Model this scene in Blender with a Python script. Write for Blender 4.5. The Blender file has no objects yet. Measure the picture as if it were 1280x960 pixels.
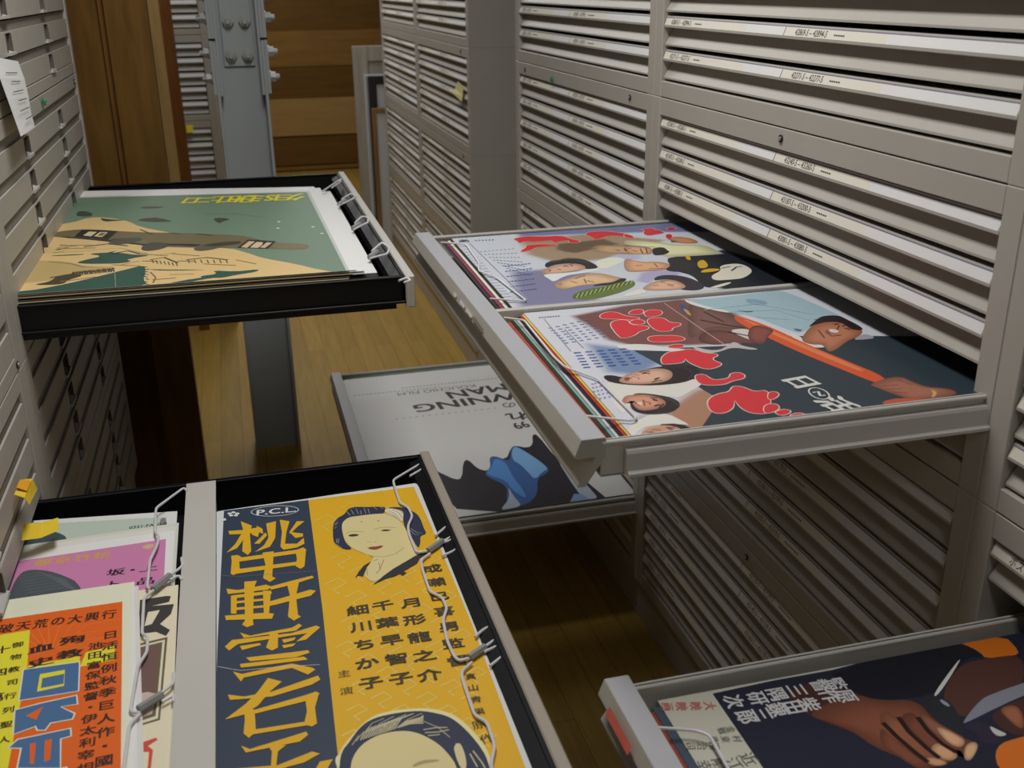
import bpy, math, random
from mathutils import Matrix, Vector
random.seed(4)
S = bpy.context.scene
COL = S.collection
EYE = 1.545                       # camera height; z below is given relative to the eye and lifted by EYE

# ------------------------------------------------------------------ camera, world, lights, exposure
cam = bpy.data.cameras.new('camera'); cam.sensor_width = 36; cam.lens = 36.434; cam.clip_start = .02
cam.dof.use_dof = True; cam.dof.focus_distance = 1.75; cam.dof.aperture_fstop = 7.0
co = bpy.data.objects.new('camera', cam); COL.objects.link(co); S.camera = co
co.matrix_world = Matrix(((0.96630055, 0.1023541, -0.23619246, 0), (-0.25721327, 0.34746749, -0.90172484, 0), (-0.01022603, 0.93208904, 0.36208486, EYE), (0, 0, 0, 1)))
wd = bpy.data.worlds.new('world'); S.world = wd; wd.use_nodes = True
wd.node_tree.nodes['Background'].inputs[0].default_value = (.9, .95, 1, 1); wd.node_tree.nodes['Background'].inputs[1].default_value = .01
S.view_settings.view_transform = 'Standard'; S.view_settings.look = 'None'; S.view_settings.exposure = 0.04; S.view_settings.gamma = 1
S.view_settings.use_curve_mapping = False

def area(name, loc, sx, sy, power, col=(1, .985, .955)):
    l = bpy.data.lights.new(name, 'AREA'); l.shape = 'RECTANGLE'; l.size = sx; l.size_y = sy; l.energy = power; l.color = col
    o = bpy.data.objects.new(name, l); COL.objects.link(o); o.location = loc; return o
LY = [(.16, -1.0, 7), (.16, 1.6, 21), (.16, 4.25, 9), (.16, 6.0, 14), (.3, 8.0, 14)]
for i, (x, y, pw) in enumerate(LY):
    area('fluorescent_light', (x, y, 2.62), .36, 1.2, pw)

# ------------------------------------------------------------------ materials
def mat(name, col, rough=.5, spec=.5, metal=0., noise=0., nscale=30., bump=0.):
    m = bpy.data.materials.new(name); m.use_nodes = True; nt = m.node_tree; b = nt.nodes['Principled BSDF']
    b.inputs['Base Color'].default_value = (*col, 1); b.inputs['Roughness'].default_value = rough
    b.inputs['Specular IOR Level'].default_value = spec; b.inputs['Metallic'].default_value = metal
    if noise or bump:
        tc = nt.nodes.new('ShaderNodeTexCoord'); n = nt.nodes.new('ShaderNodeTexNoise'); n.inputs['Scale'].default_value = nscale; n.inputs['Detail'].default_value = 4
        nt.links.new(tc.outputs['Object'], n.inputs['Vector'])
        if noise:
            mx = nt.nodes.new('ShaderNodeMix'); mx.data_type = 'RGBA'
            mx.inputs[6].default_value = (*[c * (1 - noise) for c in col], 1); mx.inputs[7].default_value = (*[min(1, c * (1 + noise)) for c in col], 1)
            nt.links.new(n.outputs['Fac'], mx.inputs[0]); nt.links.new(mx.outputs[2], b.inputs['Base Color'])
        if bump:
            bp = nt.nodes.new('ShaderNodeBump'); bp.inputs['Strength'].default_value = bump; bp.inputs['Distance'].default_value = .002
            nt.links.new(n.outputs['Fac'], bp.inputs['Height']); nt.links.new(bp.outputs['Normal'], b.inputs['Normal'])
    return m

def wood(name, c1, c2, rough=.45, stretch=(1, 1, 14), scale=6., rows=None):
    """streaky wood grain; rows=(plank width, plank length, axis) adds boards with gaps and tone changes"""
    m = bpy.data.materials.new(name); m.use_nodes = True; nt = m.node_tree; b = nt.nodes['Principled BSDF']; N = nt.nodes.new; Lk = nt.links.new
    tc = N('ShaderNodeTexCoord'); mp = N('ShaderNodeMapping'); mp.inputs['Scale'].default_value = stretch
    n = N('ShaderNodeTexNoise'); n.inputs['Scale'].default_value = scale; n.inputs['Detail'].default_value = 6; n.inputs['Distortion'].default_value = .6
    Lk(tc.outputs['Object'], mp.inputs[0]); Lk(mp.outputs[0], n.inputs['Vector'])
    mx = N('ShaderNodeMix'); mx.data_type = 'RGBA'; mx.inputs[6].default_value = (*c1, 1); mx.inputs[7].default_value = (*c2, 1)
    rp = N('ShaderNodeMapRange'); rp.inputs[1].default_value = .3; rp.inputs[2].default_value = .7
    Lk(n.outputs['Fac'], rp.inputs[0]); Lk(rp.outputs[0], mx.inputs[0]); out = mx.outputs[2]
    if rows:
        w, l = rows
        mp2 = N('ShaderNodeMapping'); mp2.inputs['Rotation'].default_value = (0, 0, math.pi / 2)
        br = N('ShaderNodeTexBrick'); br.inputs['Scale'].default_value = 1; br.inputs['Brick Width'].default_value = l; br.inputs['Row Height'].default_value = w
        br.inputs['Mortar Size'].default_value = .0012; br.inputs['Color1'].default_value = (.88, .88, .88, 1); br.inputs['Color2'].default_value = (1.1, 1.07, 1.0, 1); br.inputs['Mortar'].default_value = (.6, .55, .5, 1)
        br.offset = .37
        Lk(tc.outputs['Object'], mp2.inputs[0]); Lk(mp2.outputs[0], br.inputs['Vector'])
        ml = N('ShaderNodeMix'); ml.data_type = 'RGBA'; ml.blend_type = 'MULTIPLY'; ml.inputs[0].default_value = 1
        Lk(out, ml.inputs[6]); Lk(br.outputs['Color'], ml.inputs[7]); out = ml.outputs[2]
    Lk(out, b.inputs['Base Color']); b.inputs['Roughness'].default_value = rough; b.inputs['Specular IOR Level'].default_value = .25; return m

PAINT = mat('warm_grey_enamel', (.48, .452, .405), .42, .5, noise=.05, nscale=9)
PAINT_LIGHT = mat('pale_grey_enamel', (.60, .58, .54), .4, .5, noise=.04, nscale=9)
FRONT_TOP = mat('ceiling_sheen_grey', (.50, .50, .53), .35, .5, noise=.04, nscale=20)  # handle tops: reflected ceiling light put into a paler, bluer grey
BLACK = mat('black_enamel', (.008, .008, .010), .45, .25)
GAP = mat('dark_interior', (.02, .018, .016), .8, .1)
GROOVE = mat('groove_shade_label_grey', (.26, .235, .205), .5, .3)  # groove shade put into the colour; also serves a torn label
LABEL_W = mat('label_white_paper', (.80, .79, .79), .6, .3, noise=.04, nscale=14)
LABEL_C = mat('label_cream_paper', (.80, .76, .66), .6, .3)
INK = mat('label_ink', (.10, .09, .08), .7, .2)
PLASTIC = mat('violet_plastic_edge', (.20, .19, .30), .3, .5)
STEEL = mat('column_grey_paint', (.40, .43, .44), .5, .4, noise=.05, nscale=5)
BOLT = mat('zinc_bolt', (.42, .43, .42), .4, .6, metal=.3)
WIREM = mat('white_coated_wire', (.74, .73, .76), .35, .5)
SLEEVE = mat('grey_plastic_sleeve', (.30, .31, .30), .5, .4)
GREEN = mat('green_tag', (.03, .30, .17), .5, .4)
LOCKM = mat('lock_metal', (.05, .05, .05), .3, .6, metal=.6)
YELLOW = mat('yellow_sticky_note', (.85, .62, .04), .7, .2)
ORANGE = mat('orange_sticky_note', (.85, .38, .02), .7, .2)
PALEY = mat('pale_yellow_sticky_note', (.80, .74, .36), .7, .2)
NOTE = mat('memo_paper', (.80, .80, .80), .7, .2, noise=.03)
RED = mat('faded_red_label', (.60, .13, .09), .7, .2, noise=.2, nscale=60)
WHITE = mat('ceiling_white', (.24, .24, .235), .8, .2)
FLOORM = wood('floor_oak', (.39, .245, .05), (.47, .305, .072), .5, (14, .8, 1), 5, rows=(.076, .9))
PLY = wood('plywood_brown', (.125, .060, .012), (.19, .095, .02), .4, (9, 1, 1.2), 4)
PLYD = wood('plywood_dark', (.16, .062, .012), (.22, .09, .02), .4, (9, 1, 1.2), 4)
PLYL = wood('plywood_light', (.46, .29, .11), (.56, .36, .15), .4, (9, 1, 1.2), 4)
BOARD_A = wood('board_dark', (.15, .073, .016), (.20, .10, .022), .4, (1, 1, 9), 3)
BOARD_B = wood('board_mid', (.26, .135, .032), (.33, .175, .045), .4, (1, 1, 9), 3)
BOARD_C = wood('board_light', (.42, .25, .085), (.48, .30, .11), .4, (1, 1, 9), 3)
FRAME_G = wood('weathered_grey_wood', (.36, .32, .27), (.46, .42, .36), .6, (10, 10, 1), 4)
FRAME_B = wood('brown_frame_wood', (.24, .13, .045), (.32, .18, .06), .5, (10, 10, 1), 4)

def print_mat(name, rough):
    m = bpy.data.materials.new(name); m.use_nodes = True; nt = m.node_tree; b = nt.nodes['Principled BSDF']
    a = nt.nodes.new('ShaderNodeVertexColor'); a.layer_name = 'Col'; nt.links.new(a.outputs['Color'], b.inputs['Base Color'])
    b.inputs['Roughness'].default_value = rough; b.inputs['Specular IOR Level'].default_value = .35; return m
PRINT = print_mat('printed_paper', .55); GLOSS = print_mat('glossy_printed_paper', .38)

# ------------------------------------------------------------------ mesh building
class MB:
    """collects boxes, prisms, tubes into one mesh; coordinates are relative to the eye in z when lift=True"""
    def __init__(s): s.v = []; s.f = []; s.m = []; s.mats = []
    def mi(s, m):
        if m not in s.mats: s.mats.append(m)
        return s.mats.index(m)
    def add(s, vs, fs, m):
        b = len(s.v); k = s.mi(m); s.v += [tuple(p) for p in vs]
        for f in fs: s.f.append([b + i for i in f]); s.m.append(k)
        return s
    def box(s, x0, x1, y0, y1, z0, z1, m, ch=0.):
        x0, x1 = sorted((x0, x1)); y0, y1 = sorted((y0, y1)); z0, z1 = sorted((z0, z1))
        if ch <= 0:
            return s.add([(x, y, z) for z in (z0, z1) for y in (y0, y1) for x in (x0, x1)], [(0, 2, 3, 1), (4, 5, 7, 6), (0, 1, 5, 4), (2, 6, 7, 3), (0, 4, 6, 2), (1, 3, 7, 5)], m)
        c = min(ch, (x1 - x0) / 2.1, (y1 - y0) / 2.1, (z1 - z0) / 2.1)
        bx = [(x0, y0, z0), (x1, y0, z0), (x1, y1, z0), (x0, y1, z0), (x0, y0, z1), (x1, y0, z1), (x1, y1, z1), (x0, y1, z1)]
        V = []; idx = {}
        for i, (x, y, z) in enumerate(bx):
            sx = c if x == x0 else -c; sy = c if y == y0 else -c; sz = c if z == z0 else -c
            for a, p in (('x', (x, y + sy, z + sz)), ('y', (x + sx, y, z + sz)), ('z', (x + sx, y + sy, z))): idx[i, a] = len(V); V.append(p)
        F = [[idx[i, 'z'] for i in (3, 2, 1, 0)], [idx[i, 'z'] for i in (4, 5, 6, 7)], [idx[i, 'y'] for i in (0, 1, 5, 4)], [idx[i, 'y'] for i in (2, 3, 7, 6)], [idx[i, 'x'] for i in (0, 4, 7, 3)], [idx[i, 'x'] for i in (1, 2, 6, 5)]]
        for i, j in ((0, 1), (2, 3), (4, 5), (6, 7)): F.append([idx[i, 'y'], idx[j, 'y'], idx[j, 'z'], idx[i, 'z']])
        for i, j in ((1, 2), (3, 0), (5, 6), (7, 4)): F.append([idx[i, 'x'], idx[j, 'x'], idx[j, 'z'], idx[i, 'z']])
        for i, j in ((0, 4), (1, 5), (2, 6), (3, 7)): F.append([idx[i, 'x'], idx[j, 'x'], idx[j, 'y'], idx[i, 'y']])
        for i in range(8): F.append([idx[i, 'x'], idx[i, 'y'], idx[i, 'z']])
        return s.add(V, F, m)
    def prism(s, prof, a, b, axis, m):
        """prof: closed list of (p,q); extruded from a to b along axis. axis x: (p,q)=(y,z); axis y: (p,q)=(x,z); axis z: (x,y)"""
        P = {'x': lambda p, t: (t, p[0], p[1]), 'y': lambda p, t: (p[0], t, p[1]), 'z': lambda p, t: (p[0], p[1], t)}[axis]
        n = len(prof)
        return s.add([P(p, a) for p in prof] + [P(p, b) for p in prof], [tuple(range(n))[::-1], tuple(range(n, 2 * n))] + [(i, (i + 1) % n, n + (i + 1) % n, n + i) for i in range(n)], m)
    def cyl(s, c, axis, r, h, m, n=12, r2=None):
        r2 = r if r2 is None else r2; V = []
        for k, rr in ((0, r), (h, r2)):
            for i in range(n):
                a = 2 * math.pi * i / n; u, w = rr * math.cos(a), rr * math.sin(a)
                V.append({'x': (c[0] + k, c[1] + u, c[2] + w), 'y': (c[0] + u, c[1] + k, c[2] + w), 'z': (c[0] + u, c[1] + w, c[2] + k)}[axis])
        return s.add(V, [tuple(range(n))[::-1], tuple(range(n, 2 * n))] + [(i, (i + 1) % n, n + (i + 1) % n, n + i) for i in range(n)], m)
    def tube(s, pts, r, m, n=8):
        pts = [Vector(p) for p in pts]
        # round the corners
        q = [pts[0]]
        for i in range(1, len(pts) - 1):
            a, b, c = pts[i - 1], pts[i], pts[i + 1]; la = min(.008, (a - b).length * .4); lc = min(.008, (c - b).length * .4)
            p0 = b + (a - b).normalized() * la; p1 = b + (c - b).normalized() * lc
            for t in (0, .33, .66, 1): q.append(p0 * (1 - t) ** 2 + b * 2 * t * (1 - t) + p1 * t * t)
        q.append(pts[-1]); V = []; F = []
        for i, p in enumerate(q):
            d = (q[min(i + 1, len(q) - 1)] - q[max(i - 1, 0)]).normalized()
            up = Vector((0, 0, 1)) if abs(d.z) < .9 else Vector((1, 0, 0)); u = d.cross(up).normalized(); w = u.cross(d)
            for k in range(n): V.append(p + u * r * math.cos(2 * math.pi * k / n) + w * r * math.sin(2 * math.pi * k / n))
            if i:
                for k in range(n): F.append(((i - 1) * n + k, (i - 1) * n + (k + 1) % n, i * n + (k + 1) % n, i * n + k))
        F += [tuple(range(n))[::-1], tuple(range(len(V) - n, len(V)))]
        return s.add(V, F, m)
    def mesh(s, name, M=None):
        me = bpy.data.meshes.new(name); v = [M @ Vector(p) for p in s.v] if M is not None else s.v
        me.from_pydata(v, [], s.f); [me.materials.append(m) for m in s.mats]
        me.polygons.foreach_set('material_index', s.m); me.update(); return me

def tag(o, label=None, cat=None, group=None, kind=None):
    for k, v in (('label', label), ('category', cat), ('group', group), ('kind', kind)):
        if v: o[k] = v
    return o
def link(name, me, parent=None, loc=None, rz=0.):
    o = bpy.data.objects.new(name, me); COL.objects.link(o)
    if parent is not None: o.parent = parent
    if loc is not None: o.location = loc
    if rz: o.rotation_euler.z = rz
    return o
def put(name, mb, parent=None, world=False):
    """world=True: mb is in world metres with z relative to the eye"""
    if world:
        M = Matrix.Translation((0, 0, EYE))
        if parent is not None:
            p = parent; L = Matrix.Identity(4)
            while p is not None: L = (Matrix.Translation(p.location) @ Matrix.Rotation(p.rotation_euler.z, 4, 'Z')) @ L; p = p.parent
            M = L.inverted() @ M
        return link(name, mb.mesh(name, M), parent)
    return link(name, mb.mesh(name), parent)
def empty(name, loc, rz=0.):
    o = link(name, None, None, loc, rz); o.empty_display_size = .05; return o
def structure(name, mb): return tag(put(name, mb), kind='structure')

# ------------------------------------------------------------------ the room
def bx(x0, x1, y0, y1, z0, z1, m): return MB().box(x0, x1, y0, y1, z0, z1, m)
structure('floor', bx(-2.4, 2.9, -2.6, 9.5, -.06, 0, FLOORM))
structure('ceiling', bx(-2.4, 2.9, -2.6, 9.5, 2.7, 2.76, WHITE))
structure('wall_left', bx(-2.5, -2.4, -2.6, 9.5, 0, 2.7, WHITE))
structure('wall_right', bx(2.9, 3.0, -2.6, 9.5, 0, 2.7, WHITE))
structure('wall_front', bx(-2.4, 2.9, -2.7, -2.6, 0, 2.7, WHITE))
bw = MB()
for z0, z1, m, y in ((0, .012, GAP, 9.40), (.012, .045, BOARD_B, 9.385), (.056, .302, BOARD_A, 9.38), (.302, .312, GAP, 9.40), (.312, .622, BOARD_C, 9.37), (.622, .888, BOARD_A, 9.39), (.888, 1.174, BOARD_B, 9.385), (1.174, 2.7, BOARD_A, 9.39), (.045, .056, GAP, 9.40)):
    bw.box(-2.4, 2.9, y, 9.5, z0, z1, m)
structure('wall_back', bw)
# plywood partition closing the end of the left stacks
structure('wall_partition', MB().box(-1.2, -.292, 3.035, 3.06, 0, 2.4, PLY).box(-.302, -.286, 3.02, 3.05, 0, 2.4, PLYD).box(-.286, -.181, 3.0, 3.06, 0, 2.4, PLY))
structure('trim_1', MB().box(-.308, -.2475, 4.93, 4.99, 0, 2.4, PLYL))
structure('trim_2', MB().box(-.2475, -.2, 4.95, 5.0, 0, 2.4, PLYD))
for i, (x, y, pw) in enumerate(LY):
    t = tag(empty('ceiling_light', (x, y, 2.7)), 'fluorescent ceiling fitting over the aisle, %s' % ('behind the camera', 'above the pulled out drawers', 'above the steel column', 'above the leaning frames', 'close to the wooden back wall')[i], 'lamp', 'ceiling lights over the aisle')
    put('lamp_housing', MB().box(-.14, .14, -.66, .66, -.05, 0, WHITE, .01), t)
WIRES={
 'BLw':[
  [(0.239,1.6225,-0.8035),(0.2683,1.6472,-0.8035),(0.2691,1.6675,-0.8035),(0.2644,1.6654,-0.8035),(0.208,1.6152,-0.8035),(0.2066,1.5839,-0.8035),(0.206,1.5274,-0.8035),(0.2165,1.5098,-0.8035),(0.2182,1.4773,-0.8035),(0.2058,1.4465,-0.8035),(0.2031,1.4208,-0.8035),(0.205,1.3601,-0.8035),(0.2239,1.3627,-0.8035)],
  [(0.2461,1.3814,-0.8035),(0.268,1.3957,-0.8035),(0.2717,1.421,-0.8035),(0.2654,1.4295,-0.8035),(0.241,1.4034,-0.8035)],
  [(0.2439,1.3782,-0.8035),(0.2742,1.3875,-0.8035),(0.2733,1.3686,-0.8035),(0.2636,1.3527,-0.8035),(0.2397,1.3412,-0.8035)],
  [(0.2236,1.353,-0.8035),(0.2072,1.3384,-0.8035),(0.2046,1.3156,-0.8035),(0.204,1.2489,-0.8035),(0.2178,1.2317,-0.8035),(0.2191,1.203,-0.8035),(0.2081,1.1762,-0.8035),(0.2041,1.1299,-0.8035),(0.2058,1.0935,-0.8035),(0.2097,1.0815,-0.8035),(0.2246,1.0839,-0.8035)],
  [(0.2455,1.1001,-0.8035),(0.2647,1.1128,-0.8035),(0.273,1.1244,-0.8035),(0.2685,1.1446,-0.8035),(0.2566,1.1408,-0.8035),(0.2409,1.1264,-0.8035)],
  [(0.2447,1.0914,-0.8035),(0.2683,1.1004,-0.8035),(0.2731,1.0878,-0.8035),(0.2661,1.0765,-0.8035),(0.2452,1.0609,-0.8035)],
  [(0.225,1.0742,-0.8035),(0.2074,1.0588,-0.8035),(0.2059,1.0346,-0.8035),(0.2055,0.973,-0.8035),(0.2166,0.9589,-0.8035),(0.2157,0.917,-0.8035),(0.2045,0.8901,-0.8035),(0.2022,0.8716,-0.8035),(0.2009,0.8533,-0.8035)],
  [(-0.1353,1.6544,-0.7955),(-0.1406,1.669,-0.7955),(-0.1827,1.6051,-0.7955),(-0.1801,1.522,-0.7955),(-0.1734,1.5071,-0.7955),(-0.1748,1.4758,-0.7955),(-0.1827,1.4355,-0.7955),(-0.1824,1.3561,-0.7955),(-0.1727,1.3507,-0.7955)],
  [(-0.1549,1.3785,-0.7955),(-0.1348,1.4042,-0.7955),(-0.1375,1.4285,-0.7955)],
  [(-0.1517,1.3693,-0.7955),(-0.1397,1.3798,-0.7955),(-0.1351,1.3646,-0.7955)],
  [(-0.1725,1.348,-0.7955),(-0.1849,1.3303,-0.7955),(-0.1821,1.2407,-0.7955),(-0.1747,1.234,-0.7955),(-0.1733,1.1975,-0.7955),(-0.1825,1.1698,-0.7955),(-0.1855,1.0795,-0.7955),(-0.174,1.0744,-0.7955)],
  [(-0.153,1.1047,-0.7955),(-0.1375,1.1221,-0.7955),(-0.1387,1.1429,-0.7955)],
  [(-0.15,1.0891,-0.7955),(-0.1367,1.0981,-0.7955),(-0.1373,1.0848,-0.7955)],
  [(-0.1739,1.0726,-0.7955),(-0.1844,1.0573,-0.7955),(-0.1849,0.9828,-0.7955),(-0.1841,0.9513,-0.7955)],
 ],
 'BLs':[
  [(0.2218,1.3597,-0.8035),(0.2487,1.3832,-0.8035)],
  [(0.2232,1.0834,-0.8035),(0.2482,1.1002,-0.8035)],
  [(-0.1739,1.3484,-0.7955),(-0.1522,1.3806,-0.7955)],
  [(-0.1762,1.0806,-0.7955),(-0.1502,1.1019,-0.7955)],
 ],
 'DRw':[
  [(0.3852,2.0243,-0.49),(0.4306,1.9958,-0.49),(0.4211,1.8414,-0.49),(0.408,1.7854,-0.49),(0.4276,1.7365,-0.49),(0.4402,1.5775,-0.49),(0.3852,1.6086,-0.49)],
  [(0.3814,1.501,-0.49),(0.4081,1.4801,-0.49),(0.4028,1.3044,-0.49),(0.4053,1.2616,-0.49),(0.4332,1.2058,-0.49),(0.4346,1.069,-0.49),(0.4256,1.0621,-0.49),(0.3779,1.0919,-0.49)],
 ],
 'P7w':[
  [(0.3864,0.8593,-0.77),(0.4258,0.8435,-0.77),(0.437,0.8326,-0.77),(0.4337,0.7806,-0.77),(0.4326,0.7598,-0.77)],
 ],
 'TLw':[
  [(0.1976,2.5664,-0.474),(0.2612,2.7276,-0.474),(0.2534,2.6788,-0.474),(0.2265,2.6124,-0.474)],
  [(0.2193,2.3815,-0.474),(0.2565,2.4454,-0.474),(0.27,2.4793,-0.474),(0.2627,2.5184,-0.474),(0.2344,2.4576,-0.474)],
  [(0.2229,2.1247,-0.474),(0.2595,2.183,-0.474),(0.2667,2.231,-0.474),(0.255,2.2476,-0.474),(0.2323,2.1855,-0.474)],
  [(0.2223,1.8734,-0.474),(0.2574,1.8972,-0.474),(0.27,1.9424,-0.474),(0.2619,1.9928,-0.474),(0.2336,1.9289,-0.474)],
  [(0.2495,1.7059,-0.474),(0.2658,1.721,-0.474),(0.2692,1.6999,-0.474),(0.2558,1.6921,-0.474)],
 ],
 'TLs':[
  [(0.2201,2.3884,-0.474),(0.2385,2.4312,-0.474)],
  [(0.2213,2.1291,-0.474),(0.2407,2.1685,-0.474)],
  [(0.222,1.8766,-0.474),(0.2411,1.9151,-0.474)],
 ],
}

# ------------------------------------------------------------------ louvre-fronted plan chests (right side and the far one)
def bar_prof(h):
    """section of a louvred drawer front: (u outward, v up from the drawer's lower edge)"""
    return [(0, h - .003), (.026, h - .003), (.033, h - .0215), (.033, h - .0245), (.031, h - .0255), (.008, h - .0255), (.029, .0085), (.029, .005), (.020, .005), (-.004, h - .026), (-.004, h - .003)]
NUMS = {}
_txt = {}
def glyph_mesh(ch):
    if ch not in _txt:
        cu = bpy.data.curves.new('t', 'FONT'); cu.body = ch; cu.resolution_u = 3; cu.size = 1
        o = bpy.data.objects.new('t', cu); COL.objects.link(o); dg = bpy.context.evaluated_depsgraph_get(); dg.update()
        me = bpy.data.meshes.new_from_object(o.evaluated_get(dg)); vs = [tuple(v.co) for v in me.vertices]; fs = [tuple(p.vertices) for p in me.polygons]
        bpy.data.objects.remove(o); bpy.data.meshes.remove(me)
        _txt[ch] = (vs, fs)
    return _txt[ch]

def label_mesh(ow, h, text, kind):
    """paper strip in the sloped label face, local: x along the front, y outward is negative; returns MB"""
    mb = MB(); e = .0006
    p0 = Vector((0, -(.0265 + e), h - .0055)); p1 = Vector((0, -(.0326 + e), h - .0205))   # top and foot of the label face
    def q(x0, x1, t0, t1, m, off=0):
        a = p0.lerp(p1, t0); b = p0.lerp(p1, t1)
        mb.add([(x0, a.y - off, a.z + off * .3), (x1, a.y - off, a.z + off * .3), (x1, b.y - off, b.z + off * .3), (x0, b.y - off, b.z + off * .3)], [(3, 2, 1, 0)], m)
    x0, x1 = .004, ow - .004
    q(x0, x0 + .36, .12, 1, LABEL_C); q(x0 + .36, x0 + .50, .12, 1, LABEL_W); q(x0 + .50, x0 + .78, .12, 1, LABEL_C); q(x0 + .78, x1, .12, 1, LABEL_W)
    q(x0, x1, 0, .12, PLASTIC)
    q(x0 + .495, x0 + .4965, .12, 1, INK, .0003)
    if text:
        for xs, sz in ((x0 + .03, .0145), (x0 + .53, .0145)):
            vs, fs = glyph_mesh(text); d = (p1 - p0).normalized(); c = p0.lerp(p1, .86)
            mb.add([(xs + vx * sz * .85, c.y - d.y * vy * sz - .0004, c.z - d.z * vy * sz + .0001) for vx, vy, vz in vs], [f[::-1] if False else f for f in fs], INK)
            for k in range(5 if kind else 8): q(xs + .115 + k * .006, xs + .1195 + k * .006, .52, .66, INK, .0003)
    return mb

def carcass(W, H, st, top, bot, depth, m, ol):
    """body of a chest unit: local x along, front at y=0, z from the unit's foot"""
    mb = MB()
    mb.box(0, st, 0, depth, 0, H, m, .0015).box(W - st, W, 0, depth, 0, H, m, .0015)
    mb.box(st, W - st, .001, .03, H - top + .0005, H - .0012, m, .001).box(st, W - st, .001, .03, .0012, bot, m, .001)
    mb.box(st, W - st, .03, depth, H - .006, H - .001, m).box(st, W - st, .03, depth, .001, .006, m)
    mb.box(st, W - st, depth - .01, depth, .006, H - .006, GAP)
    return mb
_cache = {}
def cached(key, fn):
    if key not in _cache: _cache[key] = fn()
    return _cache[key]

def lock(parent, x, z):
    put('lock', MB().cyl((x, -.0015, z), 'y', .0065, .004, LOCKM, 14).cyl((x, -.0035, z), 'y', .0035, .003, BOLT, 10), parent)
def green_tag(parent, x, z, name='green_tag'):
    o = put(name, MB().add([(x - .012, -.003, z + .006), (x + .002, -.002, z + .009), (x + .012, -.004, z + .001), (x + .006, -.005, z - .010), (x - .008, -.003, z - .007)], [(4, 3, 2, 1, 0)], GREEN).box(x - .004, x + .004, -.009, -.001, z - .003, z + .004, GREEN, .001), parent)
    o['label'] = 'small green tag'

def louvre_unit(label, loc, rz, W=1.14, H=.40, st=.037, top=.037, bot=.033, group=None, skip=(), texts=None, extras=()):
    n = 5; h = (H - top - bot) / n; ow = W - 2 * st
    u = tag(empty('plan_chest', loc, rz), label, 'cabinet', group)
    link('carcass', cached(('c', W, H), lambda: carcass(W, H, st, top, bot, .84, PAINT, 0).mesh('carcass')), u)
    for i in range(n):
        if i in skip: continue
        z0 = H - top - h * (i + 1)
        fm = cached(('f', W, H), lambda: MB().prism([(-.035 * 0 + (.035 - p), q) for p, q in bar_prof(h)], .002, ow - .002, 'x', PAINT).mesh('drawer_front'))
        d = link('drawer_front', fm, u, (st, 0, z0))
        tx = texts[i] if texts else ('43%03d-5' % (120 + 20 * i) + ' ~ ' + '43%03d-5' % (139 + 20 * i))
        lm = cached(('l', W, H, tx), lambda: label_mesh(ow, h, tx, 1 if texts else 0).mesh('label_strip'))
        link('label_strip', lm, d, (0, .035, 0))
    return u, h

ROWS = [(.169 - .4, 'topmost'), (.169 - .8, 'second down'), (.169 - 1.2, 'third down'), (.169 - 1.6, 'lowest')]
def stack_right(yfar, what, group, skips={}, texts={}, rows=(0, 1, 2, 3)):
    units = {}
    for r in rows:
        zb, lv = ROWS[r]
        u, h = louvre_unit('grey louvred plan chest, %s in the %s' % (lv, what), (XR, yfar, zb + EYE), -math.pi / 2, skip=skips.get(r, ()), texts=texts.get(r), group=group)
        units[r] = u
    b = tag(put('cabinet_plinth', MB().box(XR + .012, XR + .84, yfar - 1.138, yfar - .002, 0, EYE - 1.431, PAINT, .002)), 'grey steel plinth under the ' + what, 'plinth', 'plinths under the plan chests')
    return units
XR = .883
TX1 = {0: ['42750-5 ~ 42781-5', '42790-5 ~ 42812-5', '42840-5 ~ 42862-5', '42869-5 ~ 42894-5', '42271-5 ~ 42277-5'], 1: ['43240-5 ~ 43260-5', '43187-5 ~ 43200-5', '43081-5 ~ 43080-5', '43101-5 ~ 43120-5', '43121-5 ~ 43140-5']}
TX0 = {1: ['ポスター', 'ポスター', 'ポスター', 'ポスター', 'ポスター'], 2: ['ポスター', 'ポスター', 'ポスター', 'ポスター', 'ポスター']}
G = 'louvred plan chests along the right of the aisle'
R0 = stack_right(1.005, 'stack with the sword poster drawer', G, {2: (1,)}, TX0, rows=(0, 1, 2))
R1 = stack_right(2.145, 'stack with the two-poster drawer', G, {1: (3,)}, TX1)
R2 = stack_right(3.285, 'stack with the low white-poster drawer', G, {3: (2,)})
R3 = stack_right(5.10, 'first stack beyond the plain end panel', G)
R4 = stack_right(6.24, 'last stack beside the leaning frames', G)
for U in (R1, R2, R3):
    for r in U: lock(U[r], .56 if U is R1 else 1.0, .40 - .018)
lock(R2[1], .11, .40 - .02); green_tag(R2[1], .40, .40 - .026)
# end panels facing the camera on the stack beyond the gap carry seams: thin recessed strips are already left between units

def stack_far():
    H = .37
    for r, (zb, lv) in enumerate(((-.206, 'topmost'), (-.576, 'second down'), (-.946, 'third down'), (-1.316, 'lowest'))):
        louvre_unit('grey louvred plan chest, %s in the stack behind the steel column' % lv, (-1.195, 5.03, zb + EYE), 0, W=1.14, H=H, top=.032, bot=.0255, st=.035, group='plan chests behind the steel column')
    tag(put('cabinet_plinth', MB().box(-1.19, -.06, 5.045, 5.85, 0, EYE - 1.316, PAINT, .002)), 'grey steel plinth of the stack behind the steel column', 'plinth')
stack_far()

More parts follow.
